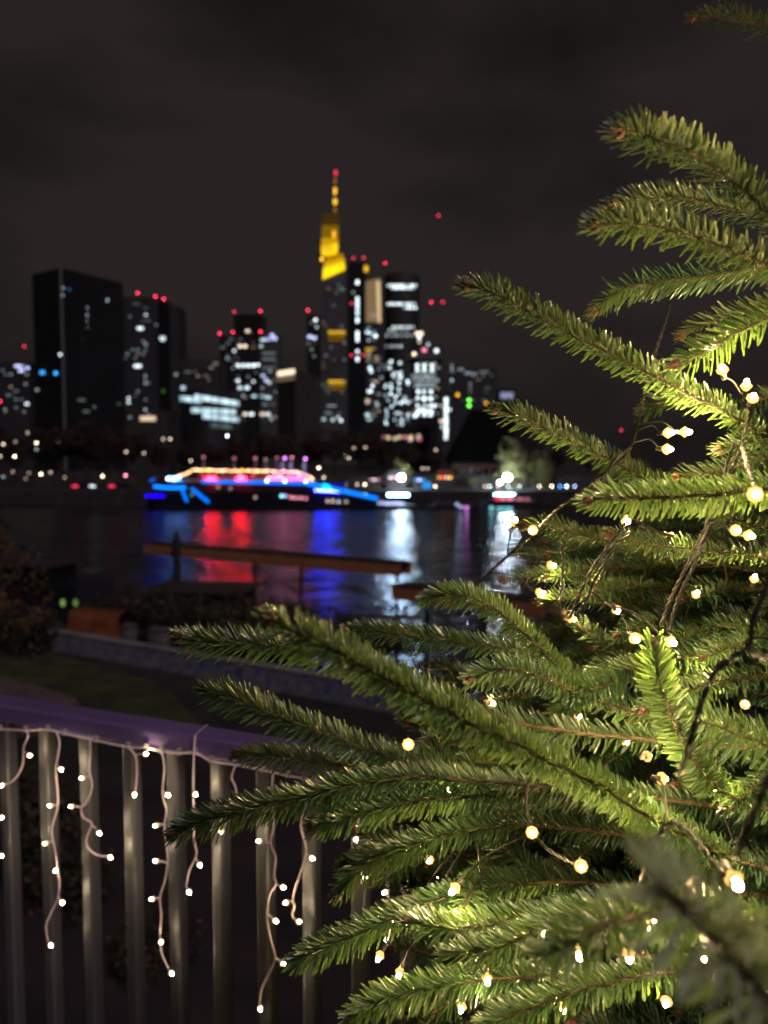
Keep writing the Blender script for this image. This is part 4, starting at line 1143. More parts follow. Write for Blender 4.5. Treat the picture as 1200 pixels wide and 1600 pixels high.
# ------------------------------------------------------------------ light bulbs
def bulb_mesh(r, sock, socklen, gl):
    """small LED: socket along -Z, glowing capsule along +Z, origin at the glass base"""
    mb = MB()
    mb.tube([(0, 0, -socklen), (0, 0, 0)], sock, 7, mi=1)
    mb.tube([(0, 0, 0), (0, 0, r * 1.0), (0, 0, r * 1.9), (0, 0, r * 2.4)], [r * .6, r * .8, r * .7, r * .25], 6, mi=0)
    mb.tube([(0, 0, -socklen * .35), (0, 0, -.0002), (0, 0, r * .7)], [sock * 1.1, r * 1.9, r * 1.3], 8, mi=2, cap=False)
    return mb
WARM = (1.0, .66, .30)
tree_bulb = bulb_mesh(.0026, .0022, .011, 0).mesh('bulb', [emit(WARM, 4000, True), M['socket_dark'], emit((1.0, .52, .13), 2.2)], True)
tree_bulb_dim = bulb_mesh(.0024, .0022, .010, 0).mesh('bulb', [emit(WARM, 1700, True), M['socket_dark'], emit((1.0, .55, .15), 1.5)], True)
rail_bulb = bulb_mesh(.0026, .0021, .008, 0).mesh('bulb', [emit((1.0, .79, .50), 330, True), M['socket'], emit((1.0, .66, .26), 1.5)], True)

def smooth_line(pts, n=6):
    pts = [Vector(p) for p in pts]; out = []
    for i in range(len(pts) - 1):
        p0 = pts[max(i - 1, 0)]; p1 = pts[i]; p2 = pts[i + 1]; p3 = pts[min(i + 2, len(pts) - 1)]
        for k in range(n):
            t = k / n
            out.append(.5 * ((2 * p1) + (p2 - p0) * t + (2 * p0 - 5 * p1 + 4 * p2 - p3) * t * t + (3 * p1 - p0 - 3 * p2 + p3) * t ** 3))
    out.append(pts[-1]); return out

# icicle light string on the railing
ici = empty('icicle_lights', rail_pt(300, .05).xy.to_3d() + Vector((0, 0, 1.06))); tag(ici, 'warm white icicle light string with pink lit cord hanging from the handrail', 'string lights')
def RP(px, py, off=.036):
    """point at pixel on a plane parallel to the railing, off in front of it"""
    u, v = (px - 600) / 1203, (800 - py) / 1203
    d = Vector((u, CT + v * ST, -ST + v * CT)); p0 = rail_pt(300, off); p0.z = CAMZ
    t = (p0.x * RN.x + p0.y * RN.y) / (d.x * RN.x + d.y * RN.y)
    return d * t + Vector((0, 0, CAMZ))
top_line = [(-150, 1123), (-60, 1133), (0, 1139), (40, 1141), (75, 1140), (100, 1146), (150, 1157), (200, 1167), (230, 1169), (253, 1174), (280, 1177), (305, 1176), (330, 1189), (368, 1195), (410, 1203), (450, 1212), (500, 1222), (560, 1238), (620, 1250), (700, 1272), (800, 1292)]
MB().tube(smooth_line([RP(x, y) for x, y in top_line], 4), .0019, 6).build('main_cord', M['cord_white'], ici, True)
drops = [
    ([(40, 1141), (44, 1150), (37, 1168), (36, 1190), (30, 1208), (19, 1221), (8, 1226)], [(47, 1181), (1, 1228)]),
    ([(-14, 1137), (-10, 1180), (-8, 1230), (-5, 1275), (-9, 1330), (-8, 1400)], [(3, 1278), (3, 1338)]),
    ([(88, 1143), (93, 1160), (90, 1185), (87, 1205), (90, 1235), (90, 1262), (82, 1290), (82, 1308), (88, 1340), (90, 1360), (93, 1378), (90, 1405), (78, 1430), (72, 1448), (75, 1470)], [(96, 1203), (77, 1259), (70, 1318), (86, 1361), (98, 1411), (80, 1478)]),
    ([(141, 1155), (141, 1180), (140, 1205), (144, 1228), (136, 1253), (127, 1262), (130, 1277), (143, 1286), (139, 1300), (135, 1312), (138, 1325), (152, 1336), (168, 1338)], [(127, 1216), (110, 1260), (156, 1303), (173, 1340)]),
    ([(200, 1167), (211, 1180), (214, 1200), (213, 1225), (211, 1236)], [(229, 1178), (210, 1243)]),
    ([(253, 1174), (257, 1200), (254, 1240), (260, 1265), (257, 1288), (259, 1310), (262, 1345), (258, 1375), (250, 1402), (252, 1430), (250, 1460), (253, 1490), (264, 1515)], [(263, 1243), (242, 1290), (242, 1345), (236, 1405), (252, 1473), (269, 1522)]),
    ([(305, 1150), (303, 1176), (302, 1240), (303, 1265), (303, 1310), (307, 1335), (296, 1360), (291, 1385)], [(306, 1242), (313, 1353), (296, 1395)]),
    ([(368, 1195), (362, 1215), (368, 1230), (372, 1260)], [(345, 1300)]),
    ([(426, 1207), (425, 1250), (428, 1288), (423, 1318), (431, 1340), (428, 1368), (431, 1382), (421, 1400), (417, 1435), (424, 1470), (430, 1497), (420, 1522), (409, 1545), (406, 1570)], [(403, 1314), (444, 1387), (432, 1440), (444, 1507), (407, 1578)]),
    ([(484, 1218), (477, 1262), (470, 1290), (478, 1322), (477, 1338), (468, 1368), (458, 1402), (460, 1416), (457, 1430), (464, 1440)], [(491, 1289), (489, 1342), (445, 1411), (468, 1440)]),
    ([(560, 1238), (562, 1270), (556, 1300), (560, 1340), (566, 1380)], [(556, 1312), (572, 1372)]),
    ([(612, 1250), (608, 1330), (606, 1400), (610, 1440), (604, 1480)], [(600, 1395), (614, 1440), (604, 1470)]),
    ([(690, 1270), (688, 1330), (694, 1380)], [(700, 1340), (682, 1372)]),
    ([(760, 1285), (762, 1340), (756, 1400), (760, 1470)], [(752, 1362), (770, 1420)]),
]
for di, (line, bl) in enumerate(drops):
    dr = MB().tube(smooth_line([RP(x, y, .038) for x, y in line], 5), .0017, 6).build('drop_cord', M['cord_white'], ici, True)
    for bx, by in bl:
        # nearest point of the cord
        b = RP(bx, by, .046)
        seg = [RP(x, y, .038) for x, y in line]
        best = None
        for i in range(len(seg) - 1):
            ab = seg[i + 1] - seg[i]; t = max(0, min(1, (b - seg[i]).dot(ab) / ab.length_squared)); c_ = seg[i] + ab * t
            if best is None or (c_ - b).length < (best - b).length: best = c_
        d = (b - best)
        if d.length < .004: d = Vector((.3, -.5, -1))
        d.normalize()
        q = d.to_track_quat('Z', 'Y')
        o = bpy.data.objects.new('bulb', rail_bulb); COL.objects.link(o); o.parent = dr
        Mw = Matrix.LocRotScale(b - d * .004, q, None); Mw = world_of(ici).inverted() @ Mw
        o.location, o.rotation_euler = Mw.to_translation(), Mw.to_euler()
        if (b - best).length > .012:
            MB().tube([best, best.lerp(b, .5) + Vector((0, 0, .0015)), b - d * .010], .0012, 5).build('bulb_lead', M['cord_white'], dr, True)
for x, y in top_line[2:18]:
    q = RP(x, y, .034); MB().box(q + Vector((0, 0, .003)), (.007, .006, .012), math.atan2(RD.y, RD.x)).build('clip', M['socket'], ici)
# the loop of thin wire over the handrail
MB().tube(smooth_line([RP(305, 1178), RP(305, 1152), P(312, 1142, rail_pt(312).y - .02), P(325, 1132, rail_pt(325).y + .03)], 5), .0007, 5).build('tie_wire', M['cord_white'], ici, True)

# ------------------------------------------------------------------ the fir tree
TR = Vector((.86, .62, 0))
fir = empty('fir_tree', (TR.x, TR.y, 0)); tag(fir, 'green fir tree reaching in from the right with lit branches', 'tree')
MB().tube([(TR.x, TR.y, 0), (TR.x + .01, TR.y, 1.2), (TR.x, TR.y + .01, 2.6)], [.055, .04, .012], 12).build('trunk', M['bark'], fir, True)
RNG = np.random.default_rng(11)

def frames(pts):
    P_ = np.array([tuple(p) for p in pts], dtype=float)
    seg = np.linalg.norm(np.diff(P_, axis=0), axis=1); cum = np.concatenate([[0], np.cumsum(seg)])
    T = np.gradient(P_, axis=0); T /= np.linalg.norm(T, axis=1)[:, None] + 1e-12
    return P_, T, cum

def needles_on(pts, up, dens=2100, nl=.024, side=1.0, spread=105, bare=0.0, tint=.5, wmul=1.0):
    """needles along the line pts, which runs from the tip to the base"""
    P_, T, cum = frames(pts); L_ = cum[-1]
    n = int(L_ * dens)
    s = (np.arange(n) + RNG.uniform(-.9, .9, n)) / n * L_ * (1 - bare); s = np.clip(s, 0, L_)
    pos = np.stack([np.interp(s, cum, P_[:, i]) for i in range(3)], 1)
    t = -np.stack([np.interp(s, cum, T[:, i]) for i in range(3)], 1)      # towards the tip
    t /= np.linalg.norm(t, axis=1)[:, None]
    up = np.array(up, dtype=float)
    u = up[None, :] - t * (t @ up)[:, None]; u /= np.linalg.norm(u, axis=1)[:, None] + 1e-9
    sd = np.cross(t, u)
    az = R(spread) * (((np.arange(n) * .61803) % 1) * 2 - 1 + RNG.normal(0, .045, n))
    az = np.sign(az) * np.abs(az) ** .9 if spread < 130 else az
    k = np.abs(az) / R(110)
    tipk = np.clip(1 - s / .022, 0, 1)
    elev = R(64) - R(14) * (1 - np.clip(k, 0, 1)) + RNG.normal(0, R(6.5), n)   # angle away from the axis
    elev = elev * (1 - .60 * tipk)
    rad = u * np.cos(az)[:, None] + sd * np.sin(az)[:, None]
    d = t * np.cos(elev)[:, None] + rad * np.sin(elev)[:, None]
    ln = nl * (.84 + .24 * np.clip(k, 0, 1)) * RNG.uniform(.84, 1.08, n) * (1 - .25 * tipk)
    odd = RNG.random(n) < .045
    ln[odd] *= .6; d[odd] += RNG.normal(0, .4, (odd.sum(), 3)); d /= np.linalg.norm(d, axis=1)[:, None]
    # width direction: across the needle, facing away from the twig
    nr = rad - d * np.sum(rad * d, 1)[:, None]; nr = -nr if False else nr
    nr += .25 * u + RNG.normal(0, .22, (n, 3)); nr -= d * np.sum(nr * d, 1)[:, None]; nr /= np.linalg.norm(nr, axis=1)[:, None] + 1e-9
    fwd = t - d * np.sum(t * d, 1)[:, None]
    # upper face of a needle looks towards the tip / up
    nf = (.75 * u + .55 * fwd + .25 * nr); nf -= d * np.sum(nf * d, 1)[:, None]; nf /= np.linalg.norm(nf, axis=1)[:, None] + 1e-9
    wv = np.cross(d, nf)
    w = (.00094 * wmul * RNG.uniform(.85, 1.15, n))[:, None]
    lnv = ln[:, None]
    curve = (.10 * fwd + .06 * u) * 1.0
    rows = []
    for f, ww, cv in ((0, .45, 0), (.35, 1.0, .25), (.8, .95, .75), (.965, .55, .95)):
        c = pos + d * lnv * f + curve * lnv * cv * f
        rows.append(c - wv * w * ww); rows.append(c + nf * w * .55 * ww * -1); rows.append(c + wv * w * ww)
    tip = pos + d * lnv + curve * lnv
    V = np.stack(rows + [tip], 1)                      # n x 13 x 3
    quads = np.array([[a, a + 1, a + 4, a + 3] for r_ in range(3) for a in (3 * r_, 3 * r_ + 1)] + [[9, 10, 12, 12], [10, 11, 12, 12]])
    tri = []
    for q in quads[:6]:
        tri.append([q[0], q[1], q[2]]); tri.append([q[0], q[2], q[3]])
    tri += [[9, 10, 12], [10, 11, 12]]
    tri = np.array(tri)
    F = (np.arange(n)[:, None, None] * 13 + tri[None]).reshape(-1, 3)
    tv = np.clip(tint + RNG.normal(0, .20, n) + .12 * tipk, 0, 1)
    return V.reshape(-1, 3), F, np.repeat(tv, 13)

class Acc:
    def __init__(s): s.V, s.F, s.T, s.n = [], [], [], 0
    def add(s, V, F, T): s.V.append(V); s.F.append(F + s.n); s.T.append(T); s.n += len(V)
    def build(s, parent, m='needle'):
        me = np_mesh('needles', np.concatenate(s.V), np.concatenate(s.F), M[m], True, np.concatenate(s.T))
        o = put('needles', me, parent); tag(o, kind='stuff'); return o

def bud(mb, p, d, s=1.0):
    d = d.normalized(); side = d.orthogonal().normalized()
    for k in range(4):
        if k == 0: dd, l_ = d, .0075
        else:
            dd = (d + (Matrix.Rotation(k * 2.09, 3, d) @ side) * .75).normalized(); l_ = .0055
        c = p
        mb.tube([c, c + dd * l_ * .45 * s, c + dd * l_ * .85 * s, c + dd * l_ * 1.1 * s], [.0016 * s, .0026 * s, .0017 * s, .0003 * s], 7)

_b = MB(); bud(_b, Vector((0, 0, 0)), Vector((0, 0, 1)), 1.15); BUD = _b.mesh('bud', M['bud'], True)

def branch(line, up=(0, 0, 1), dens=2100, nl=.024, spread=142, tint=.5, bare=0, laterals=(), r0=.0011, r1=.0026, to_trunk=True, buds=True, wob=.0015, wmul=1.0, nm='needle'):
    """one branch: pixel line from tip to base with distances; laterals are such lines as well"""
    dens = dens * 1.12; nl = nl * .87
    pts = smooth_line([P(*p) for p in line], 5)
    pts = [p + Vector(RNG.normal(0, wob * .3, 3)) for p in pts]
    wood_pts = list(pts)
    if to_trunk:
        base = pts[-1]; tz = base.z - .08
        q = Vector((TR.x, TR.y, tz))
        dirb = (pts[-1] - pts[-2]).normalized()
        m_ = base.lerp(q, .5) + Vector((0, .05, -.02))
        ext = smooth_line([pts[-2], base, base + dirb * .035 + (m_ - base) * .15, m_, q], 5)[5:]
        wood_pts = pts[:-1] + ext
    n = len(wood_pts)
    mb = MB(); mb.tube(wood_pts, [r0 + (r1 - r0) * (i / n) ** .8 for i in range(n)], 7)
    acc = Acc(); acc.add(*needles_on(pts, up, dens, nl, spread=spread, bare=bare, tint=tint, wmul=wmul))
    if to_trunk: acc.add(*needles_on(ext[:int(len(ext) * .8)], up, 1400, nl * .95, spread=spread, tint=max(0, tint - .12)))
    tips = [(pts[0], pts[0] - pts[2], 1.1)]
    for lat in laterals:
        lp = smooth_line([Vector(p) if isinstance(p, Vector) else P(*p) for p in lat], 4)
        mb.tube(lp, [.0011 + .0012 * i / len(lp) for i in range(len(lp))], 6)
        acc.add(*needles_on(lp, up, dens, nl * .95, spread=spread, tint=tint, wmul=wmul))
        tips.append((lp[0], lp[0] - lp[2], .8))
    br = mb.build('branch', M['twig'], fir, True)
    acc.build(br, nm)
    if buds:
        Mi = world_of(br).inverted() @ world_of(fir).inverted() if False else world_of(br).inverted()
        for p, d, sc_ in tips:
            o = bpy.data.objects.new('bud', BUD); COL.objects.link(o); o.parent = br
            Mw = Mi @ Matrix.LocRotScale(p, d.normalized().to_track_quat('Z', 'Y'), Vector((sc_,) * 3))
            o.location, o.rotation_euler, o.scale = Mw.to_translation(), Mw.to_euler(), (sc_,) * 3
    return br

def limb(line, seed, lat=.125, up=(0, 0, 1), step=.026, tint=.42, dens=1900, nl=.022, zdrop=-.10, dmax=None):
    """a limb with flat side sprays, alternating left and right, as firs grow"""
    rr = random.Random(seed)
    pts = smooth_line([P(*p) for p in line], 8)
    L_ = sum((pts[i + 1] - pts[i]).length for i in range(len(pts) - 1))
    lats = []; acc_l = 0; nxt = .03; sgn = 1
    for i in range(1, len(pts) - 1):
        acc_l += (pts[i] - pts[i - 1]).length
        if acc_l > nxt:
            nxt = acc_l + step * rr.uniform(.8, 1.2)
            t = (pts[i - 1] - pts[i + 1]).normalized()
            s_ = t.cross(Vector(up)).normalized() * sgn; sgn = -sgn
            ll = lat * min(1, .35 + acc_l / .22) * rr.uniform(.75, 1.15)
            d = (t * .72 + s_ * .85 + Vector((0, 0, rr.uniform(-.18, .22)))).normalized()
            tip = pts[i] + d * ll + Vector((0, 0, zdrop * ll)) + t * ll * .18
            mid = pts[i] + d * ll * .5 + Vector((0, 0, .03 * ll))
            lats.append([tip, mid, pts[i]])
            if ll > .09 and rr.random() < .65:        # twig of the twig
                m2 = mid + (s_ * .4 * -sgn + t * .9).normalized() * ll * .45
                lats.append([m2, mid.lerp(m2, .5) + Vector((0, 0, .003)), mid])
    br = branch(line, up, dens, nl, tint=tint, laterals=lats, r0=.0018, r1=.0055)
    for k in range(3):
        i = rr.randrange(6, len(pts) - 6); d = Vector((rr.uniform(-1, .2), rr.uniform(-1, .3), rr.uniform(-.4, 1))).normalized()
        MB().tube([pts[i], pts[i] + d * .02, pts[i] + d * .038 + Vector((0, 0, .004))], [.0014, .0011, .0007], 5).build('bare_twig', M['twig'], br, True)
    return br

HI = 2500
# top
branch([(1088, 28, .78), (1130, 26, .78), (1200, 44, .80), (1290, 70, .82)], dens=1300, tint=.55, up=(0, -.3, 1))
branch([(972, 205, .50), (1040, 222, .52), (1110, 258, .54), (1200, 330, .56), (1290, 400, .58)], dens=HI, nl=.026, tint=.62, up=(0, -.5, 1), r0=.0013)
branch([(965, 318, .68), (1040, 308, .68), (1120, 318, .68), (1200, 345, .68), (1290, 370, .68)], tint=.5, up=(0, -.3, 1))
branch([(935, 352, .52), (1000, 350, .53), (1080, 368, .54), (1150, 394, .55), (1220, 425, .56), (1290, 450, .56)], dens=HI, nl=.026, tint=.70, up=(.1, -.5, .9), r0=.0013)
branch([(932, 482, .70), (975, 452, .70), (1040, 440, .70), (1120, 430, .69), (1220, 415, .68)], tint=.42, up=(0, -.1, -1), nl=.025)
branch([(734, 448, .60), (765, 455, .60), (830, 488, .61), (900, 525, .62), (970, 560, .63), (1050, 602, .64), (1130, 642, .65), (1210, 688, .66), (1290, 720, .67)], dens=2700, nl=.0225, tint=.66, up=(.15, -.45, .9), r0=.0013, spread=150)
branch([(1010, 640, .70), (1050, 622, .70), (1100, 632, .69)], tint=.75, up=(0, -.2, 1), to_trunk=False, buds=False)
branch([(1070, 522, .74), (1120, 500, .73), (1210, 478, .72), (1290, 470, .72)], tint=.45, up=(0, -.2, 1))
branch([(1062, 568, .60), (1110, 545, .60), (1160, 515, .60), (1220, 490, .60), (1290, 480, .6)], tint=.62, up=(.2, -.4, .9))
branch([(1150, 655, .74), (1200, 620, .74), (1290, 600, .74)], tint=.5)
branch([(780, 640, .68), (830, 660, .68), (890, 688, .69), (960, 722, .70), (1020, 755, .71), (1090, 790, .72), (1200, 830, .74)], dens=2300, nl=.023, tint=.62, up=(.15, -.4, .9), spread=150)
branch([(924, 782, .56), (980, 778, .56), (1050, 776, .57), (1130, 772, .58), (1220, 762, .59), (1300, 760, .6)], dens=2400, nl=.0225, tint=.66, up=(0, -.6, .8), r0=.002, spread=150)
branch([(1060, 745, .70), (1110, 740, .70), (1170, 722, .70), (1260, 700, .70)], tint=.7)
branch([(1130, 700, .66), (1180, 690, .66), (1280, 670, .66)], tint=.7)
# right middle
branch([(820, 822, .78), (870, 826, .78), (930, 842, .78), (1000, 860, .79), (1090, 875, .80)], tint=.6, nl=.022)
branch([(792, 905, .82), (850, 898, .82), (920, 890, .82), (1000, 886, .82), (1090, 884, .82)], tint=.62, nl=.022)
branch([(845, 940, .80), (890, 935, .80), (950, 945, .80), (1020, 965, .80)], tint=.6, nl=.022)
branch([(958, 835, .72), (1010, 850, .72), (1080, 858, .73), (1180, 868, .74), (1280, 870, .75)], tint=.72, nl=.023)
branch([(930, 1070, .70), (980, 1045, .70), (1050, 1030, .71), (1150, 1010, .72)], tint=.5, nl=.023)
branch([(1022, 1012, .58), (1030, 1060, .58), (1050, 1120, .59), (1085, 1190, .60), (1130, 1240, .62)], tint=.78, nl=.023, up=(0, -1, .4), dens=2300)
branch([(1062, 1110, .60), (1120, 1135, .60), (1200, 1165, .61), (1290, 1190, .62)], tint=.85, nl=.030, up=(0, -.5, 1), dens=1700, wmul=1.15)
branch([(1010, 1110, .66), (1080, 1075, .68), (1160, 1060, .70), (1260, 1050, .72)], tint=.6)
branch([(890, 965, .76), (935, 1000, .76), (990, 1050, .76), (1050, 1090, .78)], tint=.6, nl=.022)
# centre
branch([(668, 936, .66), (720, 930, .66), (775, 952, .67), (830, 1000, .68), (880, 1050, .70), (950, 1100, .72)], dens=2400, nl=.021, tint=.42, up=(.1, -.4, .9), buds=False)
branch([(545, 985, .76), (620, 990, .76), (700, 1000, .77), (790, 1015, .77), (870, 1040, .78), (960, 1080, .78)], dens=2300, nl=.022, tint=.30, up=(0, -.3, 1))
branch([(740, 1060, .62), (790, 1045, .63), (850, 1060, .65), (920, 1090, .68)], tint=.35, up=(0, -.7, .5), nl=.022)
branch([(425, 968, .43), (470, 990, .44), (540, 1025, .45), (620, 1070, .465), (700, 1112, .48), (790, 1155, .50), (870, 1195, .52), (950, 1235, .54), (1040, 1290, .57), (1140, 1340, .6)], dens=2900, nl=.0215, tint=.56, up=(.1, -.5, .85), r0=.0013, spread=150)
branch([(286, 996, .60), (330, 1002, .60), (400, 1006, .60), (480, 1016, .61), (560, 1040, .62), (650, 1075, .63), (740, 1110, .64)], dens=2100, nl=.0225, tint=.42, up=(0, -.45, .9), spread=150)
branch([(325, 1080, .63), (380, 1095, .63), (450, 1125, .64), (520, 1150, .65), (600, 1180, .66), (700, 1210, .67)], dens=2300, tint=.22, nl=.023, up=(0, -.4, .9))
branch([(378, 1180, .68), (430, 1182, .68), (500, 1190, .69), (590, 1200, .70), (690, 1215, .70)], dens=2100, tint=.22, nl=.022, up=(0, -.4, .9))
branch([(276, 1300, .61), (330, 1280, .61), (400, 1262, .61), (480, 1245, .62), (560, 1225, .63), (650, 1215, .64), (760, 1220, .65)], dens=2500, nl=.0225, tint=.26, up=(0, -.45, .9), spread=150)
branch([(492, 1292, .62), (550, 1275, .62), (620, 1258, .63), (700, 1245, .64), (790, 1240, .66)], dens=2300, nl=.0215, tint=.30, up=(0, -.45, .9))
branch([(530, 1395, .66), (575, 1350, .66), (640, 1322, .66), (720, 1300, .67), (800, 1290, .68)], dens=2300, nl=.022, tint=.36, up=(0, -.4, .9), laterals=([(540, 1350, .67), (590, 1335, .66), (640, 1322, .66)],))
branch([(462, 1502, .62), (520, 1475, .62), (590, 1445, .63), (660, 1415, .64), (740, 1390, .65), (830, 1380, .67)], dens=2400, nl=.022, tint=.36, up=(0, -.45, .9), buds=False)
branch([(548, 1585, .60), (600, 1562, .60), (670, 1545, .61), (760, 1530, .62), (860, 1525, .64)], dens=2400, nl=.022, tint=.44, up=(0, -.45, .9), buds=False)
branch([(672, 1150, .72), (700, 1215, .71), (740, 1275, .70), (800, 1340, .69), (870, 1390, .68)], dens=1600, nl=.021, tint=.30, up=(0, -1, .2), buds=False)
branch([(900, 1215, .60), (950, 1240, .60), (1010, 1280, .61), (1070, 1330, .62)], dens=2200, nl=.024, tint=.60, up=(0, -.6, .8))
branch([(725, 1420, .62), (745, 1375, .66), (775, 1345, .70)], dens=1800, tint=.85, nl=.02, buds=False, to_trunk=False)
branch([(640, 1440, .58), (720, 1450, .58), (800, 1440, .59), (900, 1430, .60), (1000, 1440, .62)], dens=2300, tint=.44)
branch([(700, 1490, .56), (780, 1480, .56), (860, 1440, .57), (940, 1415, .58), (1040, 1400, .60)], dens=2300, tint=.52, nl=.022, buds=False)
branch([(760, 1600, .52), (840, 1570, .53), (930, 1540, .54), (1030, 1520, .56), (1150, 1510, .58)], dens=2200, tint=.50, nl=.022, buds=False)
branch([(1010, 1500, .60), (1060, 1540, .60), (1120, 1580, .6), (1200, 1630, .6)], dens=2000, tint=.45, nl=.022)
branch([(1060, 1230, .70), (1120, 1250, .70), (1210, 1290, .70)], dens=2200, tint=.45, nl=.022)
branch([(860, 1190, .66), (880, 1110, .67), (920, 1080, .68), (980, 1060, .70)], dens=2100, tint=.45, nl=.022, up=(0, -1, .3), buds=False)
# near, out of focus
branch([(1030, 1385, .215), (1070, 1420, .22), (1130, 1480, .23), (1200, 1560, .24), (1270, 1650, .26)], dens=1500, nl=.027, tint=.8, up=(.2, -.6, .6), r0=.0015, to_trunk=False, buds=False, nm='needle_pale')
branch([(850, 1490, .36), (900, 1468, .37), (960, 1440, .38), (1040, 1425, .40), (1120, 1430, .42), (1230, 1460, .45)], dens=2000, nl=.022, tint=.6, up=(0, -.5, .9), to_trunk=False, buds=False)
# limbs that fill the body of the tree
for i, l in enumerate([
        [(850, 850, .90), (960, 868, .90), (1080, 880, .89), (1230, 890, .88), (1400, 900, .87)],
        [(960, 930, .86), (1060, 945, .86), (1180, 960, .85), (1330, 980, .85)],
        [(800, 985, .90), (900, 1000, .89), (1020, 1010, .88), (1150, 1030, .87), (1330, 1050, .86)],
        [(700, 1050, .84), (800, 1080, .84), (920, 1110, .84), (1060, 1140, .84), (1250, 1180, .84)],
        [(860, 1140, .86), (970, 1160, .85), (1100, 1180, .84), (1280, 1220, .84)],
        [(640, 1130, .82), (730, 1160, .81), (850, 1230, .80), (980, 1290, .80), (1180, 1340, .80)],
        [(640, 1290, .84), (740, 1310, .82), (860, 1340, .81), (1000, 1370, .80), (1220, 1400, .80)],
        [(600, 1370, .80), (700, 1400, .79), (820, 1430, .78), (980, 1460, .77), (1200, 1500, .76)],
        [(620, 1480, .78), (720, 1500, .77), (860, 1530, .76), (1020, 1560, .75), (1200, 1590, .75)],
        [(640, 1590, .74), (740, 1620, .73), (880, 1650, .72), (1060, 1680, .72), (1200, 1700, .72)],
        [(900, 1250, .76), (1000, 1300, .75), (1120, 1340, .74), (1260, 1380, .74)],
        [(980, 1400, .72), (1080, 1440, .71), (1180, 1480, .70), (1300, 1520, .70)],
        [(1040, 1040, .80), (1120, 1080, .80), (1220, 1120, .79), (1330, 1150, .79)],
        [(1000, 800, .90), (1080, 815, .89), (1180, 830, .88), (1320, 840, .88)],
        [(1100, 1220, .76), (1170, 1260, .75), (1260, 1300, .74), (1340, 1330, .74)],
        [(900, 1600, .66), (1000, 1620, .66), (1120, 1650, .66), (1250, 1700, .66)],
        [(1050, 920, .82), (1130, 930, .81), (1230, 930, .80), (1340, 930, .80)],
        [(930, 1010, .80), (1000, 1000, .79), (1090, 990, .78), (1220, 990, .77), (1340, 1000, .76)],
        [(1060, 1180, .72), (1120, 1170, .72), (1210, 1160, .71), (1330, 1150, .70)],
        [(860, 890, .84), (930, 905, .84), (1020, 925, .83), (1130, 950, .82), (1300, 970, .80)]]):
    limb(l, 40 + i, tint=.34 + .1 * (i % 3))
# and a second, deeper set that closes the gaps
for i, l in enumerate([
        [(900, 905, .94), (1020, 915, .93), (1150, 925, .92), (1330, 940, .90)],
        [(870, 1040, .90), (980, 1050, .89), (1120, 1070, .88), (1300, 1100, .87)],
        [(760, 1120, .92), (880, 1150, .91), (1010, 1190, .90), (1200, 1230, .88)],
        [(840, 1220, .88), (960, 1250, .87), (1100, 1280, .86), (1290, 1310, .84)],
        [(760, 1350, .86), (870, 1380, .86), (1010, 1410, .85), (1200, 1440, .84)],
        [(740, 1440, .84), (860, 1460, .83), (1000, 1490, .82), (1200, 1530, .80)],
        [(720, 1550, .80), (860, 1570, .80), (1010, 1600, .79), (1200, 1640, .78)],
        [(980, 1480, .76), (1080, 1520, .75), (1180, 1560, .74), (1300, 1600, .73)],
        [(1080, 1330, .80), (1160, 1360, .79), (1250, 1400, .78), (1340, 1430, .76)],
        [(1080, 980, .88), (1160, 1000, .87), (1260, 1020, .86), (1340, 1040, .85)],
        [(1110, 1160, .84), (1180, 1190, .83), (1260, 1210, .82), (1340, 1240, .80)],
        [(1060, 760, .92), (1130, 780, .90), (1230, 790, .88), (1330, 800, .86)],
        [(700, 1210, .84), (800, 1250, .83), (900, 1290, .82), (1080, 1330, .80)],
        [(560, 1300, .78), (660, 1330, .78), (780, 1370, .78), (920, 1400, .78)],
        [(640, 1200, .80), (720, 1230, .80), (800, 1280, .80), (920, 1320, .80)]]):
    limb(l, 90 + i, tint=.26 + .1 * (i % 3), step=.03)

# ------------------------------------------------------------------ fairy lights on the tree
def twisted(line, r=.00095, pitch=.016, n=7, lead=True):
    pts = smooth_line([P(*p) for p in line], 10)
    P_, T, cum = frames(pts); L_ = cum[-1]
    m = max(8, int(L_ / .003)); s = np.linspace(0, L_, m)
    q = np.stack([np.interp(s, cum, P_[:, i]) for i in range(3)], 1); t = np.stack([np.interp(s, cum, T[:, i]) for i in range(3)], 1)
    a = np.cross(t, (0.2, .3, 1)); a /= np.linalg.norm(a, axis=1)[:, None]; b = np.cross(t, a)
    mb = MB()
    for ph in (0, math.pi):
        an = 2 * math.pi * s / pitch + ph
        c = q + (a * np.cos(an)[:, None] + b * np.sin(an)[:, None]) * r * .95
        mb.tube([Vector(x) for x in c], r, 5)
    return mb

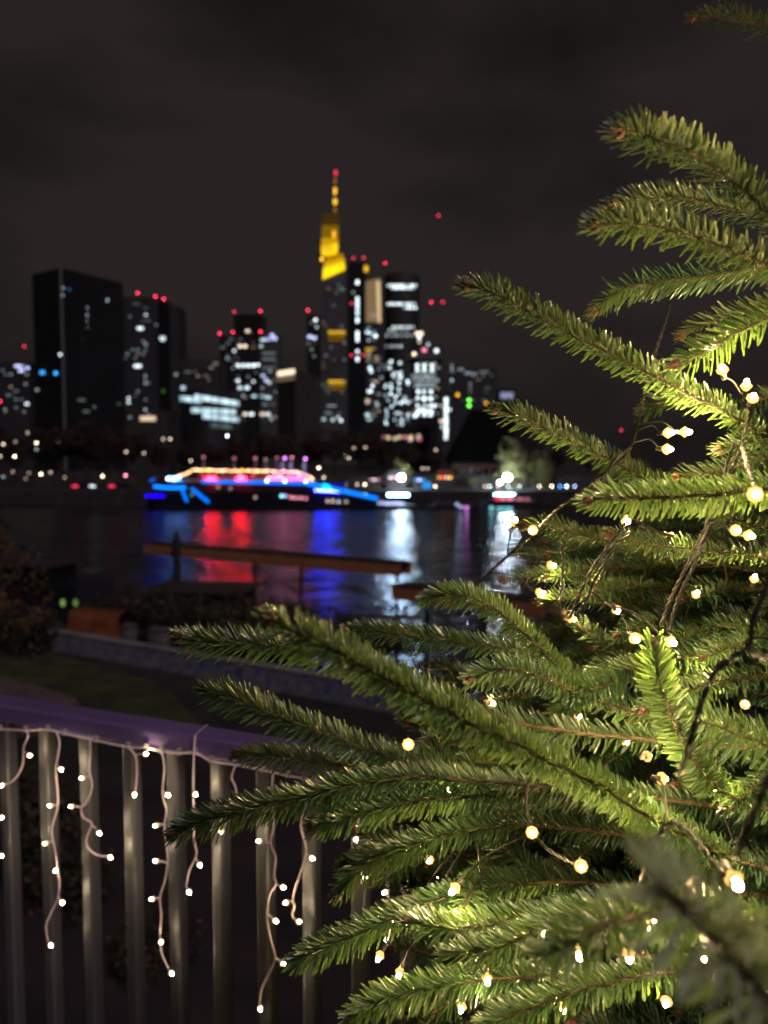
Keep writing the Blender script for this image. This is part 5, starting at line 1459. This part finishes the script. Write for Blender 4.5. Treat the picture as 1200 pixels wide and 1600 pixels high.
strings = [
    ('black twisted light cable hanging over the left reflection and up the fir tips',
     [[(742, 916, .78), (780, 880, .76), (815, 850, .74), (850, 815, .72), (890, 780, .70), (950, 735, .69), (985, 700, .68), (1000, 645, .68), (1012, 590, .68), (1040, 500, .69), (1048, 470, .70)],
      [(985, 700, .68), (960, 720, .67), (940, 760, .68), (920, 790, .7)]],
     [(806, 812, .80, 1), (831, 829, .72, 0), (866, 884, .78, 1), (848, 927, .80, 1), (1050, 676, .66, 0), (1077, 675, .66, 0), (1048, 702, .655, 0)]),
    ('pair of black cables running down behind the middle fir twigs',
     [[(980, 815, .66), (950, 855, .66), (925, 890, .66), (905, 930, .68), (890, 965, .72)], [(985, 830, .66), (955, 865, .66), (930, 905, .66), (918, 935, .67), (900, 960, .7)],
      [(925, 925, .66), (945, 940, .66), (966, 956, .67)], [(875, 845, .72), (880, 880, .74), (876, 930, .76), (870, 965, .78)], [(1000, 820, .70), (1030, 832, .71), (1052, 838, .72)]],
     [(981, 815, .66, 0), (1050, 836, .73, 1), (966, 956, .67, 1), (897, 968, .74, 1), (995, 1000, .60, 0), (1053, 1005, .60, 0)]),
    ('dark cable pair dropping between bulbs at the right of the fir',
     [[(1150, 690, .62), (1135, 725, .62), (1128, 760, .63), (1105, 820, .64), (1080, 870, .64), (1050, 930, .65), (1032, 980, .66)], [(1165, 690, .62), (1142, 735, .62), (1110, 815, .65), (1090, 870, .65), (1060, 935, .66), (1045, 985, .67)],
      [(1105, 818, .64), (1130, 822, .64), (1153, 829, .64)], [(1175, 640, .64), (1160, 690, .62)], [(1182, 772, .5), (1160, 700, .60)]],
     [(1128, 573, .62, 0), (1167, 596, .64, 0), (1178, 618, .62, 0), (1182, 772, .46, 0), (1153, 829, .62, 0), (1176, 838, .63, 0)]),
    ('thick near cable, blurred, curving down the right side of the fir',
     [[(1230, 860, .36), (1200, 915, .35), (1178, 965, .345), (1168, 1010, .34), (1120, 1045, .34), (1095, 1100, .34), (1078, 1160, .34), (1062, 1210, .35)], [(1168, 1015, .34), (1200, 1030, .35), (1240, 1040, .37)],
      [(1215, 1180, .26), (1190, 1240, .26), (1160, 1310, .27), (1150, 1340, .28)], [(1010, 1345, .42), (1030, 1305, .42), (1050, 1285, .42), (1085, 1310, .40), (1120, 1355, .38), (1150, 1384, .37)]],
     [(1153, 1384, .37, 0), (1015, 1181, .60, 1), (1039, 1217, .56, 0), (984, 1500, .48, 1)]),
    ('thin wire of lights woven through the lower fir branches',
     [[(638, 1163, .66), (680, 1150, .68), (690, 1200, .68), (703, 1235, .68), (750, 1240, .68), (745, 1290, .68)], [(832, 1302, .60), (822, 1260, .62), (826, 1220, .64)], [(832, 1302, .60), (860, 1330, .59), (909, 1355, .56)], [(906, 1497, .50), (940, 1470, .5), (984, 1500, .48)]],
     [(638, 1164, .60, 0), (703, 1235, .66, 1), (832, 1302, .58, 0), (909, 1355, .54, 0), (706, 1394, .60, 0), (906, 1497, .50, 1), (622, 1527, .64, 1), (762, 1536, .60, 1), (590, 1500, .66, 1), (880, 1580, .55, 1)]),
    ('added unseen lights on the outer right side of the fir, past the frame edge',  # bulbs added out of view to light the upper and right branches
     [[(1240, -60, .66), (1225, 90, .60), (1215, 300, .50), (1260, 430, .48), (1290, 560, .5), (1260, 700, .5), (1240, 900, .5), (1250, 1100, .5), (1240, 1300, .48), (1230, 1500, .46)]],
     [(1222, 90, .60, 0), (1232, -20, .66, 0), (1225, 260, .48, 0), (1240, 420, .46, 0), (1230, 530, .50, 0), (1245, 1010, .46, 0), (1240, 1130, .50, 0), (1240, 1290, .56, 0), (1225, 1480, .40, 0)]),
]
strings.append(('small added lights deep inside the fir around the middle of its body',  # dim bulbs added to brighten the needles inside the tree
     [[(700, 1120, .80), (800, 1100, .80), (900, 1140, .78), (1000, 1120, .78), (1100, 1160, .76), (1190, 1150, .74)], [(640, 1330, .76), (760, 1350, .74), (900, 1420, .70), (1040, 1470, .66), (1180, 1440, .60)]],
     [(770, 1100, .76, 1), (905, 1120, .72, 1), (1100, 1060, .70, 1), (1165, 1100, .66, 1), (980, 1160, .70, 1), (1120, 1230, .64, 1), (850, 1460, .66, 1), (1020, 1440, .62, 1), (1100, 1500, .54, 1), (670, 1345, .70, 1), (930, 900, .82, 1), (1090, 925, .74, 1), (1180, 900, .72, 1), (720, 1580, .64, 1), (1040, 1570, .54, 1)]))
for lab, cables, bulbs in strings:
    p0 = P(*cables[0][0])
    e = empty('string_lights', p0); tag(e, lab, 'string lights', 'fairy light strings in the fir')
    allp = []
    for c in cables:
        twisted(c).build('cable', M['cord_black'], e, True); allp += smooth_line([P(*p) for p in c], 6)
    for x, y, d, dim in bulbs:
        b = P(x, y, d)
        near = min(allp, key=lambda p: (p - b).length); v = b - near
        if v.length < .006: v = Vector((.1, -.8, -.5))
        v.normalize(); v = (v + Vector((0, -.7, .1))).normalized()
        o = bpy.data.objects.new('bulb', tree_bulb_dim if dim else tree_bulb); COL.objects.link(o); o.parent = e
        Mw = world_of(e).inverted() @ Matrix.LocRotScale(b - v * .004, v.to_track_quat('Z', 'Y'), None)
        o.location, o.rotation_euler = Mw.to_translation(), Mw.to_euler()
        if (b - near).length > .015 and (b - near).length < .16:
            MB().tube(smooth_line([near, near.lerp(b, .5) + Vector((0, .004, .006)), b - v * .013], 4), .0009, 5).build('bulb_lead', M['cord_black'], e, True)
